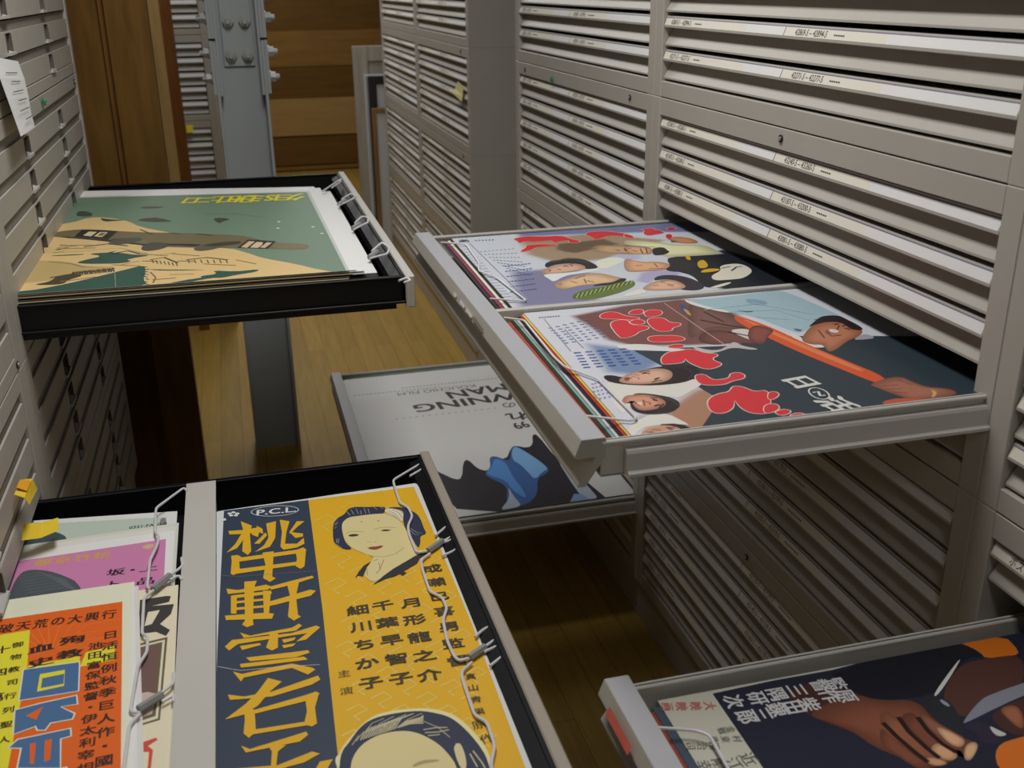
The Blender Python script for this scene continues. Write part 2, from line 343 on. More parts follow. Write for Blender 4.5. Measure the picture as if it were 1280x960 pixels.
# ------------------------------------------------------------------ flat-fronted plan chests on the left
XL = -.37
def flat_front(ow, h):
    """drawer front with two finger cut-outs, local x along, outward -y"""
    mb = MB(); z0, z1 = .002, h - .019; w = .052; c0, c1 = .008, h - .024
    holes = [.325, .775]; xs = 0.002
    for x in holes:
        xc = x * ow / 1.12
        mb.box(xs, xc - w / 2, 0, .004, z0, z1, PAINT); xs = xc + w / 2
        mb.box(xc - w / 2, xc + w / 2, 0, .004, z0, c0, PAINT); mb.box(xc - w / 2, xc + w / 2, 0, .004, c1, z1, PAINT)
    mb.box(xs, ow - .002, 0, .004, z0, z1, PAINT)
    mb.box(.002, ow - .002, .005, .010, z1 - .001, h - .0015, GROOVE)                         # card groove above the plate, its shade put in as a darker grey
    mb.box(.002, ow - .002, .036, .039, z0, h - .002, GROOVE)  # backing of the finger holes, recess shade put in by the darker grey
    return mb
PULLIN = mat('finger_pull_shade', (.13, .115, .10), .5, .3)  # shade of the recess painted in as a dark side wall
def pull_mesh(h):
    w = .052; c0, c1 = .008, h - .024; mb = MB(); cm = c0 + (c1 - c0) * .30
    mb.add([(-w / 2, -.004, c0 - .001), (w / 2, -.004, c0 - .001), (w / 2, .034, cm), (-w / 2, .034, cm)], [(0, 1, 2, 3)], PAINT_LIGHT)
    mb.box(-w / 2 - .003, w / 2 + .003, -.0055, 0, c0 - .005, c0, PAINT_LIGHT)
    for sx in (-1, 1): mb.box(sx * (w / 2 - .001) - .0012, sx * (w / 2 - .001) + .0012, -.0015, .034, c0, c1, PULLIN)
    mb.box(-w / 2, w / 2, 0, .034, c1, c1 + .002, GAP)  # near-black roof of the recess, its shade put in by colour
    return mb
def flat_unit(label, y0, zb, skip=(), W=1.21, stn=.047, stf=.03, group=None):
    H, top, bot, n = .37, .032, .0255, 5; h = (H - top - bot) / n; ow = W - stn - stf
    u = tag(empty('plan_chest', (XL, y0, zb + EYE), math.pi / 2), label, 'cabinet', group)
    def body():
        mb = MB()
        mb.box(0, stn, 0, .84, 0, H, PAINT, .0015).box(W - stf, W, 0, .84, 0, H, PAINT, .0015)
        mb.box(stn, W - stf, .001, .03, H - top + .0005, H - .0012, PAINT, .001).box(stn, W - stf, .001, .03, .0012, bot, PAINT, .001)
        mb.box(stn, W - stf, .03, .84, H - .006, H - .001, PAINT).box(stn, W - stf, .03, .84, .001, .006, PAINT).box(stn, W - stf, .83, .84, .006, H - .006, GAP)
        return mb.mesh('carcass')
    link('carcass', cached(('lc', W), body), u)
    for i in range(n):
        if i in skip: continue
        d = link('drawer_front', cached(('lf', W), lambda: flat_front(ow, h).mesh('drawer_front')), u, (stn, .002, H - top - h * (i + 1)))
        for x in (.325, .775): link('finger_pull', cached('pull', lambda: pull_mesh(h).mesh('finger_pull')), d, (x * ow / 1.12, 0, 0))
    return u
L1 = {}; L2 = {}
for r, (zb, lv) in enumerate(((-.206, 'topmost'), (-.576, 'second down'), (-.946, 'third down'), (-1.316, 'lowest'))):
    L2[r] = flat_unit('flat-fronted plan chest, %s in the left stack with the aeroplane drawer' % lv, 1.755, zb, (4,) if r == 1 else (), group='flat-fronted plan chests on the left')
    L1[r] = flat_unit('flat-fronted plan chest, %s in the left stack with the yellow poster drawer' % lv, .555, zb, (3,) if r == 2 else (), W=1.20, stn=.03, stf=.05, group='flat-fronted plan chests on the left')
for y0, what in ((1.755, 'under the left stack with the aeroplane poster drawer'), (.555, 'under the near left stack with the yellow poster drawer')):
    tag(put('cabinet_plinth', MB().box(XL - .84, XL - .012, y0 + .002, y0 + 1.198, 0, EYE - 1.316, PAINT, .002)), 'grey steel plinth ' + what, 'plinth', 'plinths under the plan chests')
lock(L2[1], 1.14, .352); green_tag(L2[1], .61, .356); lock(L1[1], 1.155, .012); 

# ------------------------------------------------------------------ the open drawers (parts of their chests, world coordinates)
def bar_world(x_rear, top_z, y0, y1, h, m_top):
    """louvred front of a pulled-out drawer on the right; outward is -x"""
    mb = MB(); prof = [(x_rear - p, top_z - (h - .003) + q) for p, q in bar_prof(h)]
    mb.prism(prof, y0, y1, 'y', PAINT)
    mb.add([(x_rear + .003, y0, top_z + .0006), (x_rear - .0255, y0, top_z + .0006), (x_rear - .0255, y1, top_z + .0006), (x_rear + .003, y1, top_z + .0006)], [(0, 1, 2, 3)], m_top)  # top face carries the ceiling sheen in its colour
    return mb
def right_tray(x0, x1, y0, y1, zr, div=True):
    """sheet-metal tray: rim at zr, side lips and slides"""
    m = PAINT_LIGHT; mb = MB(); b = zr - .046
    mb.box(x0, x1, y0, y1, b, b + .002, m)
    for ya, yb in ((y0, y0 + .004), (y1 - .004, y1)): mb.box(x0, x1, ya, yb, b, zr, m, .001)
    for ya, yb in ((y0 - .004, y0 + .007), (y1 - .007, y1 + .004)): mb.box(x0, x1, ya, yb, zr - .006, zr, m, .0015)
    mb.box(x1 - .004, x1, y0, y1, b, zr, m)
    return mb
def slides(parent, x0, x1, y0, y1, zr):
    for ya, s in ((y0, -1), (y1, 1)):
        put('slide_rail', MB().prism([(ya, zr - .012), (ya + s * .007, zr - .012), (ya + s * .009, zr - .016), (ya + s * .012, zr - .036), (ya + s * .017, zr - .038), (ya + s * .017, zr - .042), (ya, zr - .044)], x0, x1, 'x', PAINT_LIGHT), parent, True)
def wires(parent, key, tube_r, sleeve=None):
    for pts in WIRES[key]: put('wire_clip', MB().tube(pts, tube_r, WIREM), parent, True)
    if sleeve:
        for (a, b) in WIRES[sleeve]:
            a, b = Vector(a), Vector(b); put('wire_sleeve', MB().tube([a + Vector((0, 0, .001)), b + Vector((0, 0, .001))], .0052, SLEEVE, 6), parent, True)
# two-poster drawer
d = put('open_drawer', right_tray(.372, 1.16, 1.020, 2.088, -.491), R1[1], True)
put('drawer_handle', bar_world(.373, -.487, 1.018, 2.108, .067, FRONT_TOP), d, True)
slides(d, .40, 1.16, 1.018, 2.090, -.491)
put('divider', MB().prism([(1.531, -.489), (1.545, -.489), (1.546, -.500), (1.543, -.535), (1.533, -.535), (1.530, -.500)], .376, 1.16, 'x', PAINT_LIGHT), d, True)
wires(d, 'DRw', .0016)
for y, w, m in ((1.545, .045, LABEL_C), (1.60, .035, LABEL_W), (1.47, .07, GROOVE), (1.665, .02, LABEL_C)):     # torn remains of old paper labels
    put('torn_label', MB().add([(.3408, y, -.496), (.3408, y + w, -.494), (.3388, y + w * .9, -.500), (.3388, y + .004, -.502)], [(3, 2, 1, 0)], m), d, True)
# low drawer with the white poster
d = put('open_drawer', right_tray(.262, 1.05, 2.172, 3.252, -1.208), R2[3], True)
put('drawer_handle', bar_world(.262, -1.204, 2.165, 3.262, .067, FRONT_TOP), d, True)
slides(d, .29, 1.05, 2.170, 3.254, -1.208)
# drawer with the sword poster
d = put('open_drawer', right_tray(.381, 1.16, -.12, .932, -.767), R0[2], True)
put('drawer_handle', bar_world(.381, -.762, -.09, .945, .067, FRONT_TOP), d, True)
slides(d, .41, 1.16, -.122, .934, -.767)
wires(d, 'P7w', .0018)
put('red_label', MB().add([(.3475, .835, -.768), (.3475, .905, -.768), (.3425, .905, -.778), (.3425, .835, -.778)], [(3, 2, 1, 0)], RED), d, True)

def left_tray(x0, x1, y0, y1, zr, dep=.060):
    m = BLACK; mb = MB(); b = zr - dep
    mb.box(x0, x1, y0, y1, b, b + .002, m)
    for ya, yb, s in ((y0, y0 + .004, 1), (y1 - .004, y1, -1)):
        mb.box(x0, x1, ya, yb, b, zr, m, .001)
        mb.box(x0, x1, ya - .003, yb + .003, zr - .004, zr, m, .001); mb.box(x0, x1, ya - .006, yb + .006, b - .004, b + .001, m, .001)
    mb.box(x1 - .006, x1, y0, y1, b, zr, m); mb.box(x0, x0 + .004, y0, y1, b, zr, m)
    mb.prism([(x1 - .006, zr - .004), (x1 - .022, zr - .010), (x1 - .026, zr - .022), (x1 - .006, zr - .03)], y0 + .004, y1 - .004, 'y', m)
    return mb
d = put('open_drawer', left_tray(-.92, .272, 1.787, 2.905, -.488, .046), L2[1], True)
put('drawer_front', MB().box(.272, .2885, 1.776, 2.915, -.545, -.486, PAINT_LIGHT, .002), d, True)
for ya in (1.790, 2.888): put('slide_rail', MB().box(-.5, .255, ya, ya + .012, -.549, -.540, BLACK), d, True)
wires(d, 'TLw', .0022, 'TLs')
d = put('open_drawer', left_tray(-.92, .270, .575, 1.690, -.797), L1[2], True)
put('drawer_front', MB().box(.270, .2865, .565, 1.700, -.858, -.795, mat('beige_enamel', (.40, .35, .29), .4), .002), d, True)
for ya in (.578, 1.676): put('slide_rail', MB().box(-.5, .255, ya, ya + .012, -.869, -.858, BLACK), d, True)
put('divider', MB().prism([(-.137, -.796), (-.0885, -.796), (-.0885, -.803), (-.092, -.803), (-.092, -.850), (-.134, -.850), (-.134, -.803), (-.137, -.803)], .581, 1.684, 'y', PAINT_LIGHT), d, True)
wires(d, 'BLw', .0021, 'BLs')

ART={
 'yellow':dict(z=-0.8080,quad=((-0.0885, 1.589), (0.249, 1.589), (0.249, 0.82), (-0.0885, 0.82)),base=(222, 225, 225),items=[
  ('p',(59,70,88),0,[-1570,3845,-197,3845,-266,523,-377,-2704,-410,-3845,-1687,-3845,-1687,-584,-1674,141]),
  ('p',(236,182,41),0,[-197,3845,1592,3845,1624,2332,1648,-417,1606,-3192,1600,-3845,-399,-3845,-377,-2704,-266,523]),
  ('l',(238,223,127),17,[-209,-3781,-72,-3731,-3,-3822,-149,-3874,-94,-3943]),
  ('l',(238,223,127),17,[-38,-4001,99,-3954,165,-4042,20,-4091,74,-4158]),
  ('l',(238,223,127),17,[-296,-3213,-153,-3156,-80,-3255,-232,-3314,-174,-3389]),
  ('l',(238,223,127),17,[-116,-3452,27,-3398,97,-3494,-54,-3550,2,-3623]),
  ('l',(238,223,127),17,[59,-3684,201,-3632,269,-3725,119,-3779,173,-3849]),
  ('l',(238,223,127),17,[229,-3908,369,-3859,435,-3949,286,-4000,339,-4069]),
  ('l',(238,223,127),17,[393,-4126,533,-4079,597,-4167,449,-4215,500,-4282]),
  ('l',(238,223,127),17,[-201,-2850,-52,-2788,22,-2893,-136,-2957,-77,-3036]),
  ('l',(238,223,127),17,[-16,-3102,131,-3044,203,-3145,47,-3206,104,-3282]),
  ('l',(238,223,127),17,[162,-3347,309,-3291,378,-3389,223,-3447,278,-3521]),
  ('l',(238,223,127),17,[335,-3583,481,-3530,548,-3625,394,-3680,448,-3752]),
  ('l',(238,223,127),17,[503,-3813,648,-3762,713,-3854,560,-3906,612,-3976]),
  ('l',(238,223,127),17,[666,-4035,809,-3987,872,-4076,720,-4126,771,-4194]),
  ('l',(238,223,127),17,[823,-4251,966,-4205,1027,-4291,876,-4339,925,-4404]),
  ('l',(238,223,127),17,[-295,-2187,-139,-2116,-61,-2231,-226,-2304,-163,-2390]),
  ('l',(238,223,127),17,[-99,-2463,55,-2396,131,-2507,-33,-2576,28,-2660]),
  ('l',(238,223,127),17,[89,-2730,243,-2666,316,-2773,153,-2839,212,-2920]),
  ('l',(238,223,127),17,[272,-2988,424,-2928,495,-3031,334,-3094,390,-3172]),
  ('l',(238,223,127),17,[449,-3238,600,-3180,668,-3280,508,-3340,563,-3416]),
  ('l',(238,223,127),17,[620,-3480,770,-3425,836,-3522,677,-3579,730,-3652]),
  ('l',(238,223,127),17,[785,-3714,934,-3662,998,-3756,841,-3810,892,-3881]),
  ('l',(238,223,127),17,[946,-3941,1094,-3892,1156,-3982,999,-4034,1049,-4103]),
  ('l',(238,223,127),17,[1102,-4161,1248,-4114,1309,-4202,1153,-4251,1202,-4318]),
  ('l',(238,223,127),17,[1253,-4375,1398,-4330,1457,-4415,1303,-4462,1350,-4527]),
  ('l',(238,223,127),17,[-191,-1756,-29,-1680,51,-1801,-120,-1881,-56,-1973]),
  ('l',(238,223,127),17,[9,-2049,170,-1977,247,-2094,77,-2170,139,-2258]),
  ('l',(238,223,127),17,[202,-2332,362,-2263,436,-2377,268,-2448,327,-2534]),
  ('l',(238,223,127),17,[389,-2606,547,-2540,619,-2650,452,-2718,510,-2801]),
  ('l',(238,223,127),17,[569,-2870,726,-2808,796,-2914,630,-2978,686,-3058]),
  ('l',(238,223,127),17,[744,-3126,900,-3066,967,-3169,802,-3230,856,-3308]),
  ('l',(238,223,127),17,[913,-3373,1067,-3317,1133,-3416,969,-3474,1021,-3549]),
  ('l',(238,223,127),17,[1076,-3612,1230,-3559,1293,-3655,1130,-3711,1181,-3783]),
  ('l',(238,223,127),17,[1234,-3844,1387,-3793,1448,-3886,1287,-3939,1336,-4010]),
  ('l',(238,223,127),17,[-80,-1295,88,-1212,171,-1341,-8,-1428,58,-1525]),
  ('l',(238,223,127),17,[125,-1607,292,-1528,372,-1653,194,-1735,258,-1829]),
  ('l',(238,223,127),17,[323,-1908,489,-1833,565,-1953,389,-2031,451,-2122]),
  ('l',(238,223,127),17,[514,-2198,678,-2127,752,-2243,578,-2317,637,-2404]),
  ('l',(238,223,127),17,[698,-2478,861,-2410,932,-2522,759,-2593,817,-2677]),
  ('l',(238,223,127),17,[876,-2748,1038,-2684,1107,-2792,935,-2859,990,-2941]),
  ('l',(238,223,127),17,[1048,-3010,1209,-2949,1275,-3054,1105,-3117,1159,-3197]),
  ('l',(238,223,127),17,[1214,-3263,1374,-3205,1438,-3306,1269,-3367,1321,-3443]),
  ('l',(238,223,127),17,[-180,-454,-2,-358,86,-502,-102,-601,-32,-710]),
  ('l',(238,223,127),17,[39,-800,215,-709,299,-847,113,-941,180,-1045]),
  ('l',(238,223,127),17,[249,-1132,424,-1046,505,-1179,320,-1269,385,-1369]),
  ('l',(238,223,127),17,[452,-1452,625,-1371,703,-1499,520,-1584,583,-1680]),
  ('l',(238,223,127),17,[647,-1761,819,-1683,894,-1807,712,-1888,773,-1981]),
  ('l',(238,223,127),17,[835,-2059,1006,-1985,1078,-2104,898,-2181,956,-2270]),
  ('l',(238,223,127),17,[1017,-2346,1186,-2276,1256,-2391,1077,-2463,1134,-2550]),
  ('l',(238,223,127),17,[1192,-2623,1360,-2557,1427,-2668,1250,-2737,1305,-2820]),
  ('l',(238,223,127),17,[-57,104,129,210,219,56,22,-54,94,-170]),
  ('l',(238,223,127),17,[167,-266,352,-166,438,-314,243,-418,312,-529]),
  ('l',(238,223,127),17,[383,-622,566,-527,649,-669,456,-767,522,-874]),
  ('l',(238,223,127),17,[591,-963,772,-874,852,-1011,660,-1104,724,-1207]),
  ('l',(238,223,127),17,[790,-1293,970,-1208,1047,-1339,857,-1427,919,-1527]),
  ('l',(238,223,127),17,[983,-1609,1161,-1529,1234,-1656,1046,-1739,1106,-1835]),
  ('l',(238,223,127),17,[1168,-1915,1344,-1839,1416,-1961,1229,-2040,1287,-2132]),
  ('l',(238,223,127),17,[-166,1123,31,1246,128,1073,-80,945,-3,815]),
  ('l',(238,223,127),17,[75,708,270,824,363,658,156,538,230,414]),
  ('l',(238,223,127),17,[306,310,499,420,588,261,384,147,455,28]),
  ('l',(238,223,127),17,[528,-71,719,33,804,-120,602,-227,670,-342]),
  ('l',(238,223,127),17,[740,-437,930,-339,1011,-485,811,-587,877,-697]),
  ('l',(238,223,127),17,[945,-789,1132,-696,1211,-837,1012,-933,1075,-1039]),
  ('l',(238,223,127),17,[1141,-1127,1327,-1039,1402,-1174,1206,-1266,1267,-1367]),
  ('l',(238,223,127),17,[1330,-1452,1514,-1369,1587,-1499,1392,-1586,1451,-1684]),
  ('l',(238,223,127),17,[-29,1811,178,1947,277,1760,58,1619,138,1479]),
  ('l',(238,223,127),17,[219,1363,424,1491,519,1313,302,1180,378,1046]),
  ('l',(238,223,127),17,[456,935,659,1056,750,885,536,759,609,631]),
  ('l',(238,223,127),17,[684,525,884,639,972,475,759,357,829,234]),
  ('l',(238,223,127),17,[902,132,1100,240,1184,83,974,-29,1041,-147]),
  ('l',(238,223,127),17,[1111,-245,1307,-143,1388,-294,1179,-400,1244,-513]),
  ('l',(238,223,127),17,[1311,-607,1506,-511,1583,-656,1377,-756,1439,-865]),
  ('l',(238,223,127),17,[-148,3070,72,3231,179,3018,-53,2852,33,2693]),
  ('l',(238,223,127),17,[120,2562,338,2713,440,2510,210,2354,292,2202]),
  ('l',(238,223,127),17,[376,2077,591,2219,689,2026,461,1878,539,1734]),
  ('l',(238,223,127),17,[620,1614,833,1748,927,1563,701,1424,776,1286]),
  ('l',(238,223,127),17,[853,1172,1064,1297,1154,1121,930,990,1002,858]),
  ('l',(238,223,127),17,[1077,748,1286,867,1371,698,1150,575,1219,448]),
  ('l',(238,223,127),17,[1290,343,1497,455,1579,293,1360,176,1426,55]),
  ('l',(238,223,127),17,[283,3385,513,3553,619,3332,376,3158,460,2993]),
  ('l',(238,223,127),17,[547,2858,775,3016,875,2805,634,2642,715,2485]),
  ('l',(238,223,127),17,[798,2355,1023,2503,1119,2303,881,2149,958,1999]),
  ('l',(238,223,127),17,[1038,1876,1261,2015,1352,1824,1116,1679,1190,1536]),
  ('l',(238,223,127),17,[1267,1418,1487,1549,1574,1367,1341,1230,1412,1094]),
  ('l',(238,223,127),17,[993,3167,1232,3332,1330,3114,1078,2943,1157,2780]),
  ('l',(238,223,127),17,[1240,2646,1475,2801,1569,2593,1320,2432,1395,2277]),
  ('p',(236,182,41),0,[-1309,3392,-1138,3189,-1179,2999,-1174,2372,-1228,2272,-1307,2410,-1271,3025]),
  ('p',(236,182,41),0,[-1505,3117,-1269,3085,-1036,3109,-999,3023,-1146,2940,-1272,2951,-1490,2999]),
  ('p',(236,182,41),0,[-1283,2979,-1259,2825,-1383,2525,-1541,2430,-1403,2673,-1319,2940]),
  ('p',(236,182,41),0,[-1156,2993,-1029,2981,-1059,2792,-1147,2891]),
  ('p',(236,182,41),0,[-915,3202,-760,3235,-799,2693,-891,2432,-1120,2333,-978,2504,-901,2723]),
  ('p',(236,182,41),0,[-1123,2593,-939,2906,-920,2802,-1044,2570]),
  ('p',(236,182,41),0,[-1069,3169,-980,3043,-975,2867,-1053,2963]),
  ('p',(236,182,41),0,[-698,3269,-549,3175,-617,2839,-662,2462,-483,2410,-368,2570,-371,2379,-491,2294,-696,2282,-735,2387,-686,2858]),
  ('p',(236,182,41),0,[-571,2826,-433,3141,-316,3108,-446,2941,-564,2749]),
  ('p',(236,182,41),0,[-572,2816,-369,2708,-376,2612,-493,2596]),
  ('p',(236,182,41),0,[-1471,2318,-1376,2314,-1301,2201,-1357,2172,-1353,1795,-1450,1737,-1486,1790,-1467,2136]),
  ('p',(236,182,41),0,[-1378,2223,-496,2225,-402,2269,-352,2184,-414,2109,-817,2109,-1369,2108]),
  ('p',(236,182,41),0,[-521,2186,-363,2187,-422,1705,-481,1643,-551,1742,-515,1955]),
  ('p',(236,182,41),0,[-1394,1894,-521,1867,-494,1770,-1397,1765]),
  ('p',(236,182,41),0,[-1010,2279,-842,2277,-900,1538,-849,1481,-938,1401,-1029,1532,-981,1909]),
  ('p',(236,182,41),0,[-1297,1510,-1119,1488,-1167,1308,-1208,439,-1197,363,-1291,326,-1354,407,-1313,493]),
  ('p',(236,182,41),0,[-1551,1389,-1391,1306,-997,1342,-916,1264,-975,1199,-1530,1237]),
  ('p',(236,182,41),0,[-1489,1183,-1407,1186,-1423,698,-1495,719]),
  ('p',(236,182,41),0,[-1046,1191,-935,1160,-989,576,-1057,570]),
  ('p',(236,182,41),0,[-1437,1020,-1013,979,-1015,922,-1438,958]),
  ('p',(236,182,41),0,[-1439,855,-1020,803,-1022,747,-1440,789]),
  ('p',(236,182,41),0,[-1575,691,-1028,612,-923,557,-955,441,-1563,578]),
  ('p',(236,182,41),0,[-1489,1183,-935,1160,-925,1076,-1477,1100]),
  ('p',(236,182,41),0,[-944,1272,-628,1348,-336,1406,-313,1343,-635,1239,-807,1205,-934,1187]),
  ('p',(236,182,41),0,[-976,879,-681,954,-395,1034,-315,984,-394,873,-885,775,-981,766]),
  ('p',(236,182,41),0,[-703,1286,-534,1266,-599,931,-606,442,-569,382,-668,311,-741,430,-681,954]),
  ('p',(236,182,41),0,[-1384,223,-1257,117,-705,151,-608,220,-572,162,-658,66,-1336,83]),
  ('p',(236,182,41),0,[-1581,-46,-1490,80,-714,25,-389,110,-335,56,-545,-177,-675,-187,-521,-34,-1415,-33,-1531,-150]),
  ('p',(236,182,41),0,[-996,138,-891,132,-912,-257,-990,-302,-1063,-214,-1017,-44]),
  ('p',(236,182,41),0,[-1391,-86,-1135,-89,-1124,-138,-1367,-183]),
  ('p',(236,182,41),0,[-851,-91,-669,-87,-699,-148,-830,-175]),
  ('p',(236,182,41),0,[-858,-218,-678,-223,-720,-279,-837,-292]),
  ('p',(236,182,41),0,[-1321,-365,-742,-408,-538,-421,-517,-480,-699,-531,-1274,-457]),
  ('p',(236,182,41),0,[-1399,-482,-599,-546,-554,-624,-1153,-585,-1388,-562]),
  ('p',(236,182,41),0,[-1487,-619,-1378,-700,-958,-662,-757,-654,-518,-807,-480,-860,-578,-937,-763,-746,-1356,-781,-1394,-853]),
  ('p',(236,182,41),0,[-1553,-1070,-1365,-1162,-1031,-1157,-459,-992,-437,-1081,-547,-1152,-1036,-1254,-1530,-1182]),
  ('p',(236,182,41),0,[-1066,-871,-902,-991,-1055,-1150,-1206,-1381,-1373,-1504,-1592,-1536,-1345,-1304,-1197,-1110]),
  ('p',(236,182,41),0,[-1370,-1373,-1255,-1443,-1247,-1558,-1246,-1850,-1327,-1940,-1385,-1847,-1364,-1600]),
  ('p',(236,182,41),0,[-1279,-1456,-658,-1340,-511,-1303,-467,-1355,-570,-1443,-1258,-1525]),
  ('p',(236,182,41),0,[-647,-1344,-479,-1351,-548,-1603,-550,-1900,-611,-1938,-699,-1877,-646,-1651]),
  ('p',(236,182,41),0,[-1289,-1809,-672,-1830,-654,-1900,-1292,-1890]),
  ('p',(236,182,41),0,[-1419,-2047,-1321,-2135,-755,-2023,-685,-2007,-663,-2066,-765,-2160,-1367,-2180]),
  ('p',(236,182,41),0,[-1122,-2130,-923,-2178,-1017,-2261,-1052,-2516,-1106,-2501,-1082,-2243]),
  ('p',(236,182,41),0,[-1469,-2416,-1029,-2484,-646,-2365,-562,-2422,-747,-2520,-1054,-2555,-1471,-2480]),
  ('p',(236,182,41),0,[-574,-2552,-430,-2552,-497,-2671,-610,-2956,-776,-2909,-651,-2692]),
  ('p',(236,182,41),0,[-1527,-2701,-889,-2690,-853,-2795,-1528,-2792]),
  ('l',(215,219,218),8,[-1670,-462,-1401,-622,-1008,-669,-415,-772]),
  ('l',(136,144,158),6,[-1631,1788,-1398,1680,-757,1592,-261,1520]),
  ('l',(227,228,228),13,[-379,3528,-395,3484,-436,3447,-498,3421,-578,3406,-670,3404,-767,3415,-864,3438,-954,3471,-1030,3513,-1089,3560,-1125,3610,-1136,3659,-1122,3704,-1083,3741,-1021,3768,-941,3784,-848,3787,-749,3776,-651,3752,-559,3718,-482,3676,-424,3627,-389,3577,-379,3528]),
  ('t',(227,228,228),['P.C.L.','h',18,1.0,1],[-994,3607,-471,3565]),
  ('p',(227,228,228),0,[-1382,3719,-1393,3695,-1418,3692,-1443,3710,-1453,3739,-1442,3763,-1417,3766,-1392,3748]),
  ('p',(227,228,228),0,[-1321,3661,-1332,3637,-1358,3634,-1383,3652,-1393,3681,-1382,3704,-1356,3708,-1331,3690]),
  ('p',(227,228,228),0,[-1346,3602,-1357,3579,-1382,3576,-1407,3594,-1417,3623,-1406,3646,-1381,3650,-1356,3631]),
  ('p',(227,228,228),0,[-1421,3624,-1432,3601,-1457,3597,-1482,3615,-1492,3644,-1481,3667,-1456,3671,-1431,3653]),
  ('p',(227,228,228),0,[-1443,3696,-1454,3672,-1479,3669,-1504,3687,-1515,3716,-1504,3739,-1478,3743,-1453,3725]),
  ('p',(227,228,228),0,[-1590,3551,-1543,3563,-1536,3483,-1583,3481]),
  ('c',(230,214,155),0,[244,2794,283,2937,376,3049,525,3076,768,3060,988,2997,1124,2817,1206,2519,1214,2184,1233,2017,1234,1578,1425,1616,1185,1471,950,1330,781,1204,676,1091,513,969,430,1104,401,1225,550,1562,609,1665,586,1717,453,1862,335,2020,275,2163,236,2366]),
  ('c',(55,60,83),0,[74,2444,109,2832,183,3052,341,3165,409,3342,545,3375,702,3312,993,3254,1013,3168,957,3006,765,3043,521,3042,392,3044,281,2920,240,2761,231,2465,249,2202,333,2005,213,2023,121,2159,73,2284]),
  ('c',(234,223,191),0,[977,3143,1080,3167,1236,3105,1282,2984,1212,2654,1170,2700,1088,2898,988,2997]),
  ('c',(55,60,83),0,[1016,3186,1182,3185,1350,3090,1475,2857,1502,2639,1495,2335,1512,2164,1395,2132,1364,1915,1315,1772,1290,1810,1263,2105,1230,2278,1206,2519,1228,2753,1279,2967,1201,3096]),
  ('l',(125,125,122),9,[1035,3090,1116,2978,1176,2733]),
  ('l',(125,125,122),9,[1103,3107,1185,2994,1226,2788]),
  ('l',(125,125,122),9,[1169,3106,1238,3014,1258,2884]),
  ('l',(125,125,122),9,[996,3048,1080,2953,1137,2796]),
  ('l',(190,191,182),7,[1297,2392,1366,2239,1439,2202]),
  ('l',(190,191,182),7,[1273,2348,1325,2185,1385,2168]),
  ('l',(190,191,182),7,[131,2396,110,2273]),
  ('l',(190,191,182),7,[161,2387,129,2236]),
  ('l',(190,191,182),7,[160,2989,211,3009]),
  ('l',(190,191,182),7,[142,2891,194,2928]),
  ('l',(190,191,182),7,[84,2249,174,2081]),
  ('l',(190,191,182),7,[382,3242,413,3091]),
  ('l',(190,191,182),7,[453,3293,480,3107]),
  ('l',(190,191,182),7,[537,3305,553,3104]),
  ('l',(190,191,182),7,[600,3215,598,3073]),
  ('l',(190,191,182),7,[666,3286,673,3087]),
  ('l',(190,191,182),7,[727,3250,728,3071]),
  ('l',(190,191,182),7,[829,3265,866,3175]),
  ('l',(190,191,182),7,[927,3258,966,3182]),
  ('l',(190,191,182),7,[118,2729,171,2781]),
  ('l',(190,191,182),7,[136,2825,200,2909]),
  ('c',(71,62,56),0,[298,2429,358,2478,449,2452,483,2409,425,2383,363,2388]),
  ('c',(71,62,56),0,[813,2463,895,2480,955,2449,999,2427,916,2407,856,2431]),
  ('l',(170,147,104),10,[284,2515,368,2564,474,2527,563,2485]),
  ('l',(170,147,104),10,[726,2521,827,2560,951,2531,1071,2483]),
  ('c',(156,79,65),0,[540,1968,624,2000,682,1977,747,1996,804,1964,717,1895,624,1891]),
  ('l',(103,51,48),9,[544,1976,620,1970,694,1949,796,1963]),
  ('l',(181,159,113),10,[570,2174,625,2126]),
  ('l',(181,159,113),10,[674,2138,717,2116]),
  ('l',(181,159,113),10,[586,1717,756,1639,947,1691,1093,1835]),
  ('c',(165,147,113),0,[546,2837,571,2858,589,2825,564,2805]),
  ('c',(165,147,113),0,[814,2795,839,2815,857,2783,832,2762]),
  ('l',(93,83,67),7,[654,1503,663,1412,642,1315]),
  ('l',(93,83,67),7,[466,1380,447,1184]),
  ('l',(93,83,67),7,[746,1566,647,1299,575,1205]),
  ('l',(93,83,67),7,[597,1579,659,1591]),
  ('p',(55,55,63),0,[491,912,680,1118,834,1261,1021,1398,1229,1549,1434,1660,1435,1583,1274,1461,1203,1317,1084,1233,966,1151,1018,1108,948,1042,905,1097,817,1051,726,1034,648,1000]),
  ('p',(55,55,63),0,[263,1166,341,1329,434,1477,550,1562,473,1436,416,1279,380,1175,313,1222]),
  ('c',(238,230,170),0,[-407,-2696,-352,-2447,-218,-2261,65,-1944,332,-1907,662,-1950,885,-2050,1048,-2200,1176,-2491,1275,-2867,1250,-3157,1163,-3845,1092,-3845,-481,-3409]),
  ('c',(55,60,83),0,[-379,-2704,-324,-2454,-213,-2314,-100,-2135,58,-1997,324,-1961,654,-1997,850,-2108,994,-2229,1123,-2512,1224,-2886,1228,-3152,1143,-3845,1091,-3845,-455,-3416]),
  ('c',(230,214,155),0,[-262,-2736,-195,-2541,-61,-2374,159,-2278,413,-2296,582,-2396,750,-2618,827,-2809,888,-3057,800,-3764,-344,-3447]),
  ('l',(187,182,152),11,[-41,-2222,71,-2074,220,-2024]),
  ('l',(187,182,152),11,[52,-2213,162,-2099,339,-2020]),
  ('l',(187,182,152),11,[144,-2221,280,-2096,481,-2023]),
